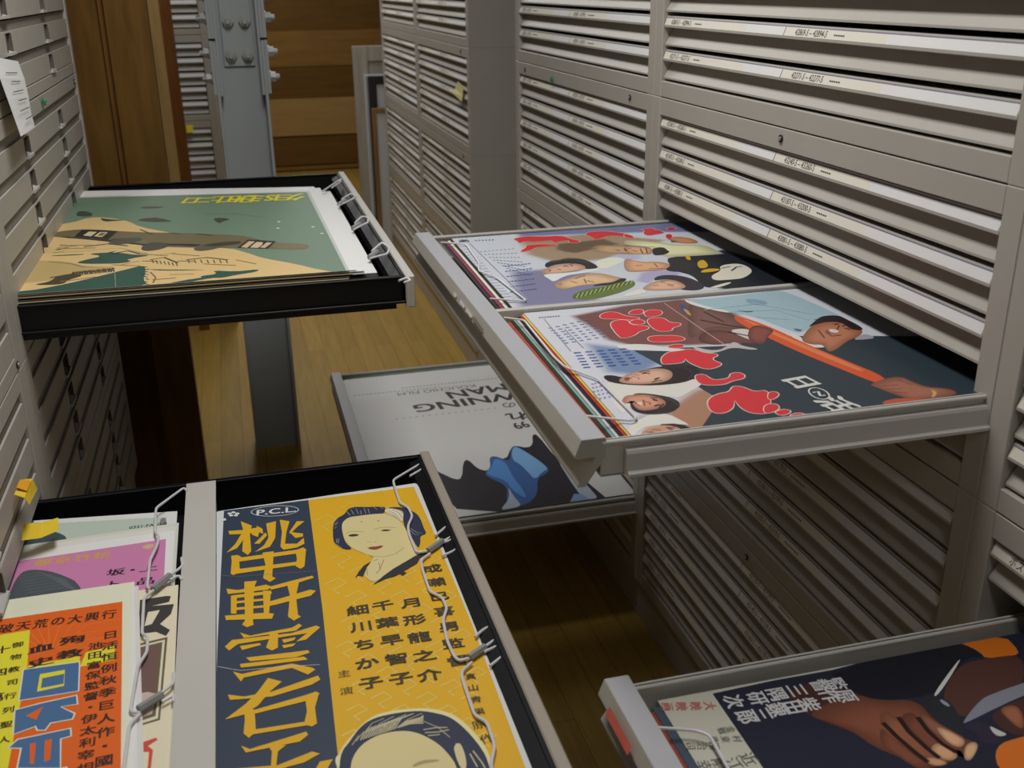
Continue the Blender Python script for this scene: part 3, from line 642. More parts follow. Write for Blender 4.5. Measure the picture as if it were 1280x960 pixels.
  ('l',(187,182,152),11,[250,-2214,399,-2092,576,-2031]),
  ('l',(187,182,152),11,[329,-2236,489,-2118,667,-2056]),
  ('l',(187,182,152),11,[-199,-2387,-101,-2241]),
  ('l',(187,182,152),11,[-147,-2333,-37,-2188]),
  ('l',(187,182,152),11,[947,-2673,952,-3075]),
  ('l',(187,182,152),11,[995,-2720,987,-3019]),
  ('l',(187,182,152),11,[664,-2203,802,-2351,902,-2556]),
  ('l',(202,193,155),15,[-95,-2330,-44,-2226,33,-2140]),
  ('l',(202,193,155),15,[-65,-2324,-9,-2214,73,-2132]),
  ('l',(202,193,155),15,[-35,-2318,27,-2203,112,-2125]),
  ('l',(202,193,155),15,[-5,-2312,62,-2191,152,-2117]),
  ('l',(202,193,155),15,[25,-2306,98,-2180,192,-2109]),
  ('l',(202,193,155),15,[55,-2300,133,-2168,232,-2101]),
  ('l',(202,193,155),15,[85,-2294,169,-2157,272,-2093]),
  ('l',(202,193,155),15,[116,-2288,205,-2145,312,-2085]),
  ('l',(202,193,155),15,[146,-2281,241,-2133,352,-2077]),
  ('l',(202,193,155),15,[176,-2275,277,-2122,393,-2069]),
  ('l',(202,193,155),15,[207,-2269,314,-2110,433,-2061]),
  ('l',(202,193,155),15,[237,-2263,350,-2098,474,-2053]),
  ('l',(202,193,155),15,[268,-2257,386,-2086,515,-2045]),
  ('l',(202,193,155),15,[299,-2251,423,-2074,556,-2036]),
  ('l',(202,193,155),18,[353,-2230,499,-2203,653,-2232]),
  ('l',(202,193,155),18,[373,-2214,526,-2188,658,-2206]),
  ('l',(202,193,155),18,[393,-2198,553,-2174,663,-2180]),
  ('l',(202,193,155),18,[414,-2182,581,-2160,667,-2154]),
  ('l',(202,193,155),18,[434,-2165,608,-2146,672,-2128]),
  ('l',(202,193,155),18,[454,-2149,636,-2131,677,-2101]),
  ('l',(202,193,155),16,[632,-2348,790,-2352,908,-2385]),
  ('l',(202,193,155),16,[639,-2403,792,-2433,917,-2428]),
  ('l',(202,193,155),16,[663,-2463,800,-2480]),
  ('l',(202,193,155),16,[1106,-2845,1160,-3059,1185,-3236]),
  ('l',(202,193,155),16,[1063,-2883,1095,-3115]),
  ('c',(227,212,162),0,[910,-2714,991,-2659,1011,-2844,989,-3061,932,-3165,903,-2988,901,-2838]),
  ('c',(55,60,83),0,[851,-2748,896,-2862,909,-3038,865,-2928]),
  ('c',(238,237,182),0,[-407,-2548,-351,-2489,-366,-2707,-406,-2696]),
  ('c',(187,161,116),0,[404,-2889,525,-2841,700,-2874,715,-2911,538,-2894,420,-2926]),
  ('t',(73,67,54),['月形龍之介','v',24.5,1.3,1],[925,300,890,-1358]),
  ('t',(73,67,54),['千葉早智子','v',24.5,1.3,1],[552,343,534,-1333]),
  ('t',(73,67,54),['細川ちか子','v',24.5,1.3,1],[198,331,161,-1318]),
  ('t',(73,67,54),['主演','v',15,1.15,0],[-140,-1039,-150,-1392]),
  ('t',(73,67,54),['成瀨巳喜男監督','v',23,1.3,1],[1392,1117,1294,-1166]),
  ('t',(73,67,54),['真山青果','v',12,1.2,1],[1375,-1527,1326,-2203]),
  ('t',(73,67,54),['原作','v',16,1.15,0],[1273,-2428,1307,-2686]),
 ]),
 'orange':dict(z=-0.8000,quad=((-0.55, 1.384), (-0.202, 1.3866), (-0.148, 0.68), (-0.5, 0.68)),base=(238, 238, 212),items=[
  ('s',(238,238,238),4,[1443,3595,1541,3567,1876,-1515,1758,-1483]),
  ('p',(238,106,34),0,[-960,3025,-219,3029,1354,3039,1607,-434,1670,-1458,-84,-972]),
  ('l',(238,139,60),9,[423,2051,-216,2557]),
  ('l',(238,139,60),9,[435,2091,-143,2686]),
  ('l',(238,139,60),9,[452,2121,-38,2783]),
  ('l',(238,139,60),9,[474,2142,94,2843]),
  ('l',(238,139,60),9,[500,2152,248,2862]),
  ('l',(238,139,60),9,[529,2151,415,2840]),
  ('l',(238,139,60),9,[559,2139,590,2777]),
  ('l',(238,139,60),9,[590,2115,763,2676]),
  ('l',(238,139,60),9,[620,2083,926,2542]),
  ('l',(238,139,60),9,[648,2041,1072,2383]),
  ('l',(238,139,60),9,[673,1994,1195,2205]),
  ('l',(238,139,60),9,[693,1942,1290,2017]),
  ('l',(238,139,60),9,[709,1887,1354,1828]),
  ('l',(238,139,60),9,[719,1833,1385,1645]),
  ('l',(238,137,60),9,[839,2575,1363,2597]),
  ('l',(238,137,60),9,[860,2389,1379,2399]),
  ('l',(238,137,60),9,[880,2206,1394,2205]),
  ('l',(238,137,60),9,[900,2029,1409,2016]),
  ('l',(238,137,60),9,[919,1855,1424,1832]),
  ('l',(238,137,60),9,[939,1685,1438,1652]),
  ('l',(238,137,60),9,[957,1518,1452,1476]),
  ('l',(238,137,60),9,[975,1356,1465,1305]),
  ('l',(238,137,60),9,[993,1197,1479,1137]),
  ('l',(238,137,60),9,[1011,1041,1491,973]),
  ('p',(238,229,60),0,[-886,2686,-151,2641,216,2655,320,1731,378,447,406,-99,505,-1135,-84,-972]),
  ('p',(238,229,60),0,[997,1921,1346,1966,1361,1652,958,1615]),
  ('p',(238,229,60),0,[319,1816,931,1860,984,1175,382,1108]),
  ('t',(60,44,38),['破天荒の大興行','h',23,0.85,1],[-102,2783,1203,2756]),
  ('t',(60,44,38),['血史','v',20,1.6,2],[420,2182,465,1861]),
  ('t',(60,44,38),['殉教','v',20,1.6,2],[788,2260,801,1941]),
  ('p',(230,235,228),0,[267,1756,950,1736,1007,1099,317,1099]),
  ('p',(78,115,161),0,[283,1741,935,1720,991,1114,332,1115]),
  ('p',(238,229,60),0,[492,1591,783,1601,813,1263,510,1229]),
  ('p',(78,115,161),0,[533,1496,786,1516,803,1306,546,1290]),
  ('p',(238,235,214),0,[299,941,577,998,992,1037,1026,842,840,844,1018,678,1000,566,759,558,717,442,614,466,587,543,360,464]),
  ('p',(78,115,161),0,[317,928,580,976,979,1019,1009,856,820,852,997,671,985,582,746,576,707,461,629,482,596,563,372,483]),
  ('p',(238,235,214),0,[338,237,423,380,999,418,1023,259,914,237,974,-270,496,-143,484,191]),
  ('p',(78,115,161),0,[359,245,434,361,985,401,1005,272,896,250,960,-253,513,-129,501,205]),
  ('p',(238,106,34),0,[454,786,623,907,579,677]),
  ('p',(238,106,34),0,[578,252,641,252,673,-109,630,-97]),
  ('p',(238,106,34),0,[735,260,808,274,835,-88,776,-105]),
  ('p',(238,235,214),0,[460,-263,1039,-255,1112,-1035,524,-1023]),
  ('p',(78,115,161),0,[476,-278,1024,-271,1096,-1020,539,-1007]),
  ('t',(60,44,38),['日活恒例秋季巨人作・國','v',19,1.1,1],[1266,2241,1418,-267]),
  ('t',(60,44,38),['池田富保監督・伊太利宰相','v',17,1.1,1],[1102,2035,1226,-328]),
  ('t',(60,44,38),['御物教司行列聖人','v',13,1.1,1],[114,2336,280,404]),
  ('t',(60,44,38),['十四萬','v',18,1.1,1],[-58,2272,47,1241]),
 ]),
 'pink':dict(z=-0.8060,quad=((-0.52, 1.528), (-0.1517, 1.5386), (-0.1527, 0.95), (-0.52, 0.95)),base=(238, 238, 237),items=[
  ('p',(213,135,182),0,[-1206,2604,-441,2634,1715,2724,1749,935,1764,-239,-771,475]),
  ('c',(83,91,97),0,[-517,404,-386,1487,-352,2257,-174,2345,185,2151,658,1621,752,46]),
  ('s',(182,184,138),14,[-183,1696,14,1804,316,1555,263,1148,-223,1286]),
  ('l',(128,135,138),7,[-341,2185,-43,2204,357,1874]),
  ('l',(128,135,138),7,[-305,2095,30,2114,392,1808]),
  ('l',(128,135,138),7,[-269,2006,103,2025,427,1742]),
  ('l',(128,135,138),7,[-234,1918,174,1937,462,1677]),
  ('l',(128,135,138),7,[-199,1831,246,1849,497,1612]),
  ('l',(128,135,138),7,[-164,1745,316,1762,531,1548]),
  ('l',(128,135,138),7,[-130,1659,386,1676,565,1484]),
  ('t',(218,171,90),['都京竹松','h',22,1.2,1],[-43,2497,794,2483]),
  ('c',(224,184,138),0,[1353,2572,1452,2639,1557,2596,1519,2493,1432,2468]),
  ('t',(63,42,58),['坂・上','h',21,1.3,1],[1043,1907,1508,1891]),
  ('t',(63,42,58),['ト品','h',21,1.3,1],[1058,1563,1487,1525]),
 ]),
 'palegreen':dict(z=-0.8120,quad=((-0.5, 1.65), (-0.156, 1.6065), (-0.158, 1.05), (-0.5, 1.05)),base=(230, 230, 228),items=[
  ('p',(194,208,195),0,[-978,2973,-94,2892,1601,2616,1609,2288,1636,961,-979,1413]),
  ('c',(71,90,94),0,[-655,2098,-508,2636,-249,2696,-18,2530,127,2323,184,1613,-571,1588]),
  ('c',(182,182,89),0,[-466,2558,-327,2618,-220,2488,-385,2403]),
  ('c',(134,136,132),0,[1502,2595,1602,2602,1609,2288,1510,2289]),
  ('t',(63,63,64),['0321-FA10-8','h',9,0.8,1],[1066,2402,1589,2389]),
 ]),
 'cream':dict(z=-0.8030,quad=((-0.45, 1.366), (-0.141, 1.3654), (-0.134, 0.66), (-0.45, 0.66)),base=(238, 228, 198),items=[
  ('p',(67,64,62),0,[1020,3262,1368,3269,1436,3249,1415,3098,1191,3058,1485,3026,1454,2781,1320,2572,1456,2390,1410,2261,1277,2393,1074,2403,1039,2555,1215,2602,1303,2924,1146,2918,1103,2348,1051,2362]),
  ('p',(113,101,70),0,[843,2146,1432,2232,1416,522,1196,474,973,500]),
  ('p',(230,225,201),0,[847,2091,1401,2180,1392,558,1194,511,971,537]),
  ('p',(113,101,70),0,[850,2054,1371,2134,1362,610,1190,563,968,574]),
  ('p',(120,92,89),0,[852,2031,1343,2073,1331,656,1188,604,965,611]),
  ('p',(206,186,174),0,[925,1114,1249,1102,1369,1029,1319,660,1187,623,965,611]),
  ('p',(216,85,67),0,[1194,158,1387,215,1407,168,1306,92,1365,8,1356,-415,1324,-406,1323,-14,1203,19]),
 ]),
 'plane':dict(z=-0.4760,quad=((-0.55, 2.797), (0.1688, 2.637), (0.1766, 1.8067), (-0.55, 1.818)),base=(238, 238, 238),items=[
  ('p',(113,138,117),0,[-3614,4354,-1729,4141,3498,3192,3594,-4579,-1161,-4505,-1799,-4462,-3614,-4424]),
  ('s',(100,127,108),40,[982,3369,3517,3186,3596,-4738,2204,-3670,1516,-740]),
  ('s',(104,114,88),40,[-5412,4515,-892,3975,651,1899,1806,-2272,-1291,-605,-4098,-1098]),
  ('p',(220,189,131),0,[-1572,1294,-1417,1564,-1219,1634,-978,1503,-766,1328,-582,1110,-418,824,-272,468,-60,124,216,-208,375,-381,415,-394,370,-474,239,-622,101,-765,-46,-902,-252,-861,-517,-641,-813,-526,-1138,-516,-1446,-488,-1734,-444,-2476,-411,-3614,-391,-3614,-6,-3612,4,-2303,774]),
  ('p',(220,189,131),0,[-3614,-21,-2470,-160,-1450,-390,-927,-664,-523,-934,-238,-1201,97,-1438,482,-1644,911,-1864,1383,-2097,1700,-2342,1864,-2601,2006,-2848,2126,-3086,2332,-3364,2622,-3683,2863,-3983,3055,-4262,3248,-4485,3354,-4575,-3070,-4475,-3450,-4207,-3614,-3815]),
  ('c',(188,164,108),0,[-3353,-1329,-1739,-2223,-1341,-2346,-973,-2839,-464,-3144,-438,-3442,-889,-3303,-1183,-3633,-1586,-3780,-2851,-3788]),
  ('p',(52,86,75),0,[-1592,-4282,-1384,-4186,-1176,-4070,-967,-3934,-754,-3779,-540,-3603,-368,-3463,-241,-3358,-112,-3252,20,-3145,101,-3224,134,-3489,146,-3760,137,-4034,159,-4263,210,-4444,127,-4525,-2709,-4481,-2729,-4387,-2480,-4325,-1957,-4329]),
  ('c',(52,86,75),0,[-1172,-2597,-1024,-2367,-692,-2154,-1041,-1884,-645,-1876,-344,-2019,-31,-2358,-161,-2556,-372,-2568,-211,-2849,-633,-2794]),
  ('p',(52,86,75),0,[622,-4533,628,-4523,757,-4430,896,-4372,1046,-4350,1112,-4302,1095,-4227,1162,-4179,1315,-4156,1365,-4073,1314,-3930,1391,-3911,1598,-4018,1806,-4056,2015,-4028,2101,-4061,2063,-4156,1957,-4230,1784,-4283,1637,-4342,1518,-4409,1416,-4429,1332,-4403,1207,-4425,1041,-4496,951,-4538]),
  ('l',(52,86,75),20,[172,-3413,734,-3687,1149,-3786]),
  ('l',(104,101,75),20,[-1646,-1615,-1105,-1617,-452,-1568,106,-2240]),
  ('l',(104,101,75),20,[-1668,-1851,-1078,-1873]),
  ('c',(52,86,75),0,[-1690,-1467,-1353,-1165,-1592,-1266]),
  ('c',(52,86,75),0,[-1669,-1811,-1074,-1861,-1090,-1946,-1634,-1888]),
  ('c',(52,86,75),0,[-1141,-2566,-917,-2424,-795,-2192,-594,-2254,-507,-2115,-769,-1956,-438,-1741,-619,-1969,-256,-2160,203,-2369,-87,-2465,-275,-2569,-143,-2716,-302,-2857,-456,-2725,-594,-2787,-887,-2718]),
  ('c',(52,86,75),0,[120,-3465,549,-3567,1219,-3803,553,-3668]),
  ('p',(52,86,75),0,[596,-4532,653,-4486,788,-4435,918,-4382,1043,-4328,1124,-4317,1158,-4351,1130,-4400,1040,-4466,927,-4534,921,-4537]),
  ('l',(126,105,73),30,[-1652,-1189,-1357,-1128]),
  ('l',(126,105,73),30,[-1674,-1585,-1461,-1515]),
  ('l',(126,105,73),30,[-1639,-896,-1274,-1189]),
  ('l',(126,105,73),30,[-1650,-2304,-1234,-2590,-959,-2932,-449,-3089]),
  ('l',(126,105,73),30,[255,-2407,625,-2299]),
  ('l',(126,105,73),30,[-340,-2969,-19,-2755]),
  ('l',(126,105,73),30,[224,-3645,338,-4065,312,-4427]),
  ('l',(126,105,73),30,[564,-3943,986,-4025]),
  ('c',(113,105,75),0,[-1721,434,-1165,397,-409,-134,639,-560,1829,-1123,2171,-1598,2351,-1958,3102,-2333,3113,-2679,2913,-2817,1956,-2318,1056,-2038,299,-1717,-337,-1118,-981,-665,-1632,-278,-2130,27]),
  ('c',(122,114,84),0,[-709,-944,-532,-562,-202,-729,93,-1256,-70,-1970,31,-1537,-380,-1169,-708,-1247]),
  ('c',(50,48,50),0,[-1683,-137,-1056,-587,-611,-876,-732,-689,-258,-686,-166,-866,-336,-1060,24,-1415,93,-1256,256,-1391,600,-1535,1126,-1735,946,-1917,578,-1648,321,-1686,57,-1545,-597,-1040,-1215,-563,-1694,-261]),
  ('c',(60,56,52),0,[-1687,2192,-1602,2479,-1331,2125,-1418,1845,-1621,1865]),
  ('c',(71,73,62),0,[-374,1023,-29,957,41,1261,228,978,469,683,272,630,-78,828]),
  ('c',(71,73,62),0,[-1131,1558,-907,1295,-494,1105,-775,1077,-1000,1076]),
  ('p',(48,50,46),0,[-1363,400,-618,28,-743,-776,-1441,-283]),
  ('p',(211,198,163),0,[-1199,153,-1034,62,-1110,-331,-1278,-203]),
  ('p',(211,198,163),0,[-973,43,-808,-47,-885,-476,-1051,-349]),
  ('p',(135,103,80),0,[-945,-42,-841,-113,-888,-363,-987,-295]),
  ('p',(48,46,44),0,[1976,-1591,2509,-1901,2326,-2518,1750,-2254]),
  ('p',(213,180,140),0,[1991,-1739,2105,-1810,1937,-2312,1826,-2210]),
  ('p',(213,180,140),0,[2332,-1952,2426,-2017,2274,-2417,2182,-2355]),
  ('p',(213,191,151),0,[2142,-1857,2256,-1928,2228,-2146,2143,-2376,1994,-2296,2079,-2013]),
  ('c',(124,111,84),0,[2505,-1971,3092,-2468,3051,-2743,2364,-2529]),
  ('c',(83,81,69),0,[-704,-788,-524,-663,-133,-748,-41,-996,-326,-1262,-626,-1256]),
  ('c',(81,77,65),0,[-74,-1686,52,-1293,279,-1275,520,-1614,311,-1974,20,-2017]),
  ('c',(96,92,73),0,[908,-2076,1090,-1704,1433,-1724,1545,-2020,1282,-2276,1023,-2329]),
  ('c',(71,77,67),0,[-372,1069,76,1249,478,630,22,691]),
  ('c',(71,77,67),0,[-1721,2495,-1405,2325,-1265,1786,-1555,1768]),
  ('c',(81,86,73),0,[-385,2537,104,2452,244,2264,-236,2253]),
  ('c',(75,73,62),0,[1271,654,1440,750,1692,499,1481,312,1438,78]),
  ('l',(117,109,86),30,[1140,1242,1787,1080,2371,455]),
  ('c',(68,73,80),0,[-1426,-3618,-1181,-3599,-1099,-3718,-1163,-3930,-1341,-3922]),
  ('l',(71,67,60),30,[-1117,-3379,-1111,-3235,-1050,-3525]),
  ('l',(96,86,67),30,[-1064,-3458,-1068,-3228,-1007,-3519]),
  ('l',(96,86,67),30,[-1030,-3377,-1025,-3222,-964,-3513]),
  ('l',(71,67,60),30,[-978,-3456,-981,-3216,-922,-3507]),
  ('l',(96,86,67),30,[-943,-3374,-938,-3209,-879,-3501]),
  ('l',(96,86,67),30,[-891,-3454,-895,-3203,-836,-3495]),
  ('l',(71,67,60),30,[-856,-3372,-851,-3196,-793,-3488]),
  ('l',(96,86,67),30,[-804,-3451,-808,-3190,-750,-3482]),
  ('l',(96,86,67),30,[-769,-3369,-764,-3183,-707,-3476]),
  ('l',(71,67,60),30,[-717,-3449,-720,-3177,-664,-3470]),
  ('l',(96,86,67),30,[-681,-3367,-677,-3170,-621,-3464]),
  ('l',(96,86,67),30,[-629,-3446,-633,-3163,-578,-3457]),
  ('l',(71,67,60),30,[-593,-3364,-589,-3157,-534,-3451]),
  ('l',(96,86,67),30,[-542,-3444,-545,-3150,-491,-3445]),
  ('l',(96,86,67),30,[-505,-3362,-501,-3144,-447,-3439]),
  ('l',(71,67,60),30,[-454,-3442,-457,-3137,-404,-3432]),
  ('l',(50,81,73),30,[56,-3194,157,-3286]),
  ('l',(50,81,73),30,[101,-3389,191,-3477]),
  ('l',(50,81,73),30,[145,-3582,177,-3650]),
  ('l',(50,81,73),30,[90,-3740,211,-3835]),
  ('l',(50,81,73),30,[133,-3926,198,-4003]),
  ('l',(50,81,73),30,[176,-4109,230,-4181]),
  ('l',(50,81,73),30,[122,-4259,217,-4343]),
  ('l',(50,81,73),30,[164,-4436,249,-4516]),
  ('l',(85,84,62),50,[169,-2736,414,-2623,681,-3124]),
  ('l',(71,73,56),30,[30,-2770,320,-2906]),
  ('l',(89,84,62),20,[206,-2747,247,-3005]),
  ('l',(89,84,62),20,[280,-2809,321,-3066]),
  ('l',(89,84,62),20,[353,-2870,393,-3126]),
  ('l',(89,84,62),20,[427,-2931,466,-3186]),
  ('l',(89,84,62),20,[500,-2992,538,-3246]),
  ('l',(89,84,62),20,[573,-3053,610,-3305]),
  ('l',(89,84,62),20,[646,-3113,682,-3364]),
  ('l',(85,84,62),50,[818,-2936,1194,-2865,1572,-3170]),
  ('l',(71,73,56),30,[676,-2970,964,-3105]),
  ('l',(89,84,62),20,[854,-2947,888,-3203]),
  ('l',(89,84,62),20,[968,-2983,1001,-3238]),
  ('l',(89,84,62),20,[1082,-3018,1113,-3273]),
  ('l',(89,84,62),20,[1195,-3053,1226,-3307]),
  ('l',(89,84,62),20,[1309,-3088,1338,-3342]),
  ('l',(89,84,62),20,[1423,-3123,1450,-3377]),
  ('l',(89,84,62),20,[1536,-3158,1563,-3411]),
  ('c',(73,67,52),0,[-1690,-3947,-1418,-3832,-1363,-3509,-1184,-3354,-866,-3522,-1132,-3785,-1165,-4042,-1390,-4039]),
  ('l',(77,69,52),50,[-1456,-3549,-924,-3292,-451,-3294,-429,-3155]),
  ('l',(92,81,60),30,[-1063,-3250,-1002,-3495]),
  ('l',(92,81,60),30,[-989,-3237,-928,-3482]),
  ('l',(92,81,60),30,[-915,-3223,-855,-3470]),
  ('l',(92,81,60),30,[-840,-3210,-781,-3457]),
  ('l',(92,81,60),30,[-765,-3197,-707,-3444]),
  ('l',(92,81,60),30,[-690,-3184,-633,-3432]),
  ('l',(92,81,60),30,[-615,-3171,-558,-3419]),
  ('l',(92,81,60),30,[-539,-3158,-483,-3406]),
  ('l',(92,81,60),30,[-464,-3144,-408,-3393]),
  ('t',(232,217,52),['クヨSミノ工','h',100,0.48,2],[3207,2597,1677,2835]),
  ('t',(232,217,52),['日ト上ニロ','h',95,0.45,2],[2091,2701,782,2946]),
  ('s',(81,105,90),30,[-5241,3784,-1071,3928,1917,3276,2582,1281,-602,318,-4445,382]),
  ('l',(168,138,93),30,[-1612,-1035,-1009,-1137]),
  ('l',(168,138,93),30,[-1654,-1279,-906,-1427]),
  ('l',(168,138,93),30,[548,-2377,1065,-2698]),
  ('l',(168,138,93),30,[-42,-2194,481,-2517]),
  ('l',(168,138,93),30,[-483,-2916,18,-3145]),
  ('l',(168,138,93),30,[1145,-3343,1708,-3636]),
  ('l',(168,138,93),30,[1715,-3214,2063,-3626]),
  ('l',(168,138,93),30,[-1250,-3883,-680,-3718]),
  ('l',(168,138,93),30,[284,-4218,683,-4204]),
  ('l',(52,86,75),50,[-1143,-1268,-710,-1142,-313,-1440]),
  ('l',(52,86,75),50,[-559,-2034,-282,-1873,-42,-2194]),
  ('l',(71,69,56),30,[-182,28,86,-519]),
  ('l',(71,69,56),30,[480,-529,643,-694]),
  ('l',(71,69,56),30,[959,-755,1277,-1005]),
  ('c',(68,67,56),0,[1054,-1867,1433,-1671,1818,-1685,1852,-1907,1432,-2019]),
  ('c',(202,214,197),0,[2614,-88,2668,-22,2712,-140,2658,-206]),
  ('c',(202,214,197),0,[3276,-806,3331,-744,3372,-856,3317,-918]),
  ('c',(202,214,197),0,[3403,-1485,3457,-1427,3496,-1533,3442,-1592]),
  ('c',(202,214,197),0,[2561,-719,2613,-657,2657,-769,2604,-831]),
  ('l',(168,180,151),8,[-386,-3458,-284,-4570]),
 ]),
 'far':dict(z=-0.4940,quad=((0.4158, 2.068), (1.14, 2.068), (1.14, 1.553), (0.411, 1.553)),base=(211, 216, 226),items=[
  ('s',(122,126,168),10,[-2163,3145,1471,3450,1902,1467,629,1868,-699,2130,-2216,2300]),
  ('s',(135,133,166),14,[-3093,-351,-2173,-339,-1518,-1122,-2263,-2608,-3532,-2506]),
  ('s',(168,146,120),12,[-2291,2025,-699,2130,509,1148,-586,108,-2086,-62,-2460,820]),
  ('s',(40,46,55),6,[435,-209,1312,51,1877,-1879,1859,-4407,174,-3898,51,-2415]),
  ('c',(42,46,53),0,[-54,-259,207,-189,519,-184,1124,-341,1498,-639,1983,-1655,1477,-2554,-101,-2402,-199,-2208,-53,-1571,-209,-1210,-287,-1049,-44,-653]),
  ('g',(184,180,142),(236,236,188),[-258,1411,286,1070,591,640,1131,582,1150,-122,1108,-264,545,-243,-16,-170,-10,31,-182,772,-410,1008]),
  ('s',(238,236,228),5,[602,604,1109,534,1129,-219,656,-226,188,-112]),
  ('g',(160,110,79),(212,145,105),[628,1366,967,1318,1120,1038,1091,672,765,730,598,972]),
  ('g',(99,74,64),(131,98,85),[663,1123,745,870,532,881]),
  ('g',(154,126,96),(205,166,127),[-1200,819,-914,1170,-646,988,-236,810,48,624,-174,77,-426,201,-768,401,-1059,491]),
  ('g',(170,134,105),(226,178,139),[-447,909,-182,772,23,524,-163,130,-445,166,-628,430]),
  ('c',(48,46,49),0,[39,595,278,596,229,322,248,210,59,10,-177,1,-107,268]),
  ('l',(71,56,49),30,[-432,948,-111,750,105,628]),
  ('l',(81,60,53),40,[-715,669,-663,557]),
  ('l',(81,60,53),40,[-515,702,-537,518]),
  ('s',(109,92,72),6,[-1674,1458,-621,1589,-484,1036,-936,1108,-1179,813,-1559,646,-1813,1010]),
  ('g',(169,136,115),(224,180,153),[-2608,-518,-2431,-283,-2108,-84,-1801,-92,-1673,-304,-1711,-546,-2029,-655,-2338,-683,-2555,-697]),
  ('c',(54,52,55),0,[-2391,-40,-2216,212,-1954,265,-1669,312,-1485,-14,-1461,-581,-1783,-566,-1679,-387,-1734,-156,-1962,-42,-2253,-125,-2411,-289]),
  ('l',(81,64,59),30,[-2033,-193,-1993,-308]),
  ('l',(81,64,59),30,[-1920,-185,-1913,-298]),
  ('g',(148,74,69),(196,98,91),[-2426,-410,-2358,-364,-2390,-503,-2450,-526]),
  ('c',(230,236,235),0,[-2632,-673,-2299,-695,-1821,-678,-1507,-525,-1521,-688,-1910,-814,-2248,-871,-2573,-1241,-2584,-1005]),
  ('c',(232,236,217),0,[-1452,-112,-983,190,-757,-61,-997,-340,-1376,-649,-1481,-575]),
  ('s',(188,193,221),5,[-1074,128,-819,323,-401,147,-528,-176,-787,-141]),
  ('g',(176,146,114),(233,193,151),[-2615,-1379,-2457,-1200,-1973,-876,-1586,-873,-1432,-1162,-1294,-1362,-1460,-1581,-1835,-1580,-2207,-1579,-2524,-1740,-2641,-1595]),
  ('c',(60,56,59),0,[-1370,-1338,-1267,-1346,-1295,-1478,-1486,-1649,-1778,-1710,-2032,-1670,-1823,-1546,-1573,-1546]),
  ('l',(77,60,53),30,[-2052,-1051,-1901,-978]),
  ('l',(77,60,53),30,[-1990,-1304,-1889,-1435]),
  ('g',(162,99,86),(214,131,113),[-2519,-1333,-2445,-1295,-2470,-1439,-2539,-1463]),
  ('c',(109,126,72),0,[-2500,-2069,-2181,-1808,-1858,-1760,-1359,-1535,-1176,-1553,-1276,-1863,-1585,-2134,-1963,-2337,-2297,-2442,-2573,-2325]),
  ('l',(73,96,53),25,[-2545,-2299,-2416,-2059]),
  ('l',(168,179,107),25,[-2498,-2277,-2369,-2038]),
  ('l',(73,96,53),25,[-2451,-2256,-2322,-2017]),
  ('l',(168,179,107),25,[-2405,-2234,-2275,-1996]),
  ('l',(73,96,53),25,[-2358,-2212,-2228,-1975]),
  ('l',(168,179,107),25,[-2310,-2190,-2180,-1953]),
  ('l',(73,96,53),25,[-2263,-2168,-2132,-1932]),
  ('l',(168,179,107),25,[-2215,-2146,-2084,-1910]),
  ('l',(73,96,53),25,[-2168,-2124,-2036,-1889]),
  ('l',(168,179,107),25,[-2120,-2102,-1988,-1867]),
  ('l',(73,96,53),25,[-2072,-2079,-1939,-1845]),
  ('l',(168,179,107),25,[-2024,-2057,-1890,-1824]),
  ('l',(73,96,53),25,[-1975,-2034,-1842,-1802]),
  ('l',(168,179,107),25,[-1927,-2012,-1793,-1780]),
  ('l',(73,96,53),25,[-1878,-1989,-1744,-1758]),
  ('l',(168,179,107),25,[-1829,-1966,-1694,-1735]),
  ('l',(73,96,53),25,[-1780,-1943,-1645,-1713]),
  ('l',(168,179,107),25,[-1731,-1921,-1595,-1691]),
  ('l',(73,96,53),25,[-1681,-1898,-1545,-1669]),
  ('l',(168,179,107),25,[-1632,-1874,-1495,-1646]),
  ('l',(73,96,53),25,[-1582,-1851,-1445,-1624]),
  ('l',(168,179,107),25,[-1532,-1828,-1394,-1601]),
  ('l',(73,96,53),25,[-1482,-1805,-1344,-1578]),
  ('l',(168,179,107),25,[-1431,-1781,-1293,-1556]),
  ('l',(73,96,53),25,[-1381,-1758,-1242,-1533]),
  ('l',(168,179,107),25,[-1330,-1734,-1191,-1510]),
  ('g',(176,134,103),(233,178,137),[-766,62,-609,-382,-279,-435,-106,-682,-309,-1042,-689,-1017,-981,-1018,-1123,-884]),
  ('c',(54,52,57),0,[-72,-303,369,-289,393,-692,89,-1256,-291,-1230,-396,-1016,-160,-808]),
  ('s',(179,175,210),5,[-867,-1099,-548,-969,-170,-1177,-307,-1493,-754,-1531,-1003,-1796,-1152,-1582]),
  ('c',(60,56,65),0,[-880,-1665,-690,-1376,-402,-1376,-172,-1623,-116,-2233,-369,-2481,-682,-2305,-486,-2121,-440,-1799,-622,-1615]),
  ('g',(180,140,117),(236,186,155),[-1265,-2047,-801,-1646,-491,-1698,-438,-2011,-493,-2241,-709,-2313,-1179,-2234]),
  ('c',(236,230,221),0,[-1666,-2323,-1265,-2047,-1220,-2222,-1296,-2357,-1718,-2462]),
  ('l',(81,60,57),30,[-770,-1741,-717,-1842]),
  ('l',(81,60,57),30,[-738,-2002,-666,-2107]),
  ('l',(109,77,67),24,[-2092,-277,-2013,-199]),
  ('l',(109,77,67),24,[-1943,-152,-1852,-111]),
  ('l',(109,77,67),24,[-2245,-382,-2189,-482]),
  ('l',(135,96,76),24,[-2145,-1140,-2021,-1021]),
  ('l',(135,96,76),24,[-1992,-1187,-2049,-1477]),
  ('l',(135,96,76),24,[-2267,-1258,-2190,-1403]),
  ('l',(124,87,80),30,[-717,-1672,-628,-1742]),
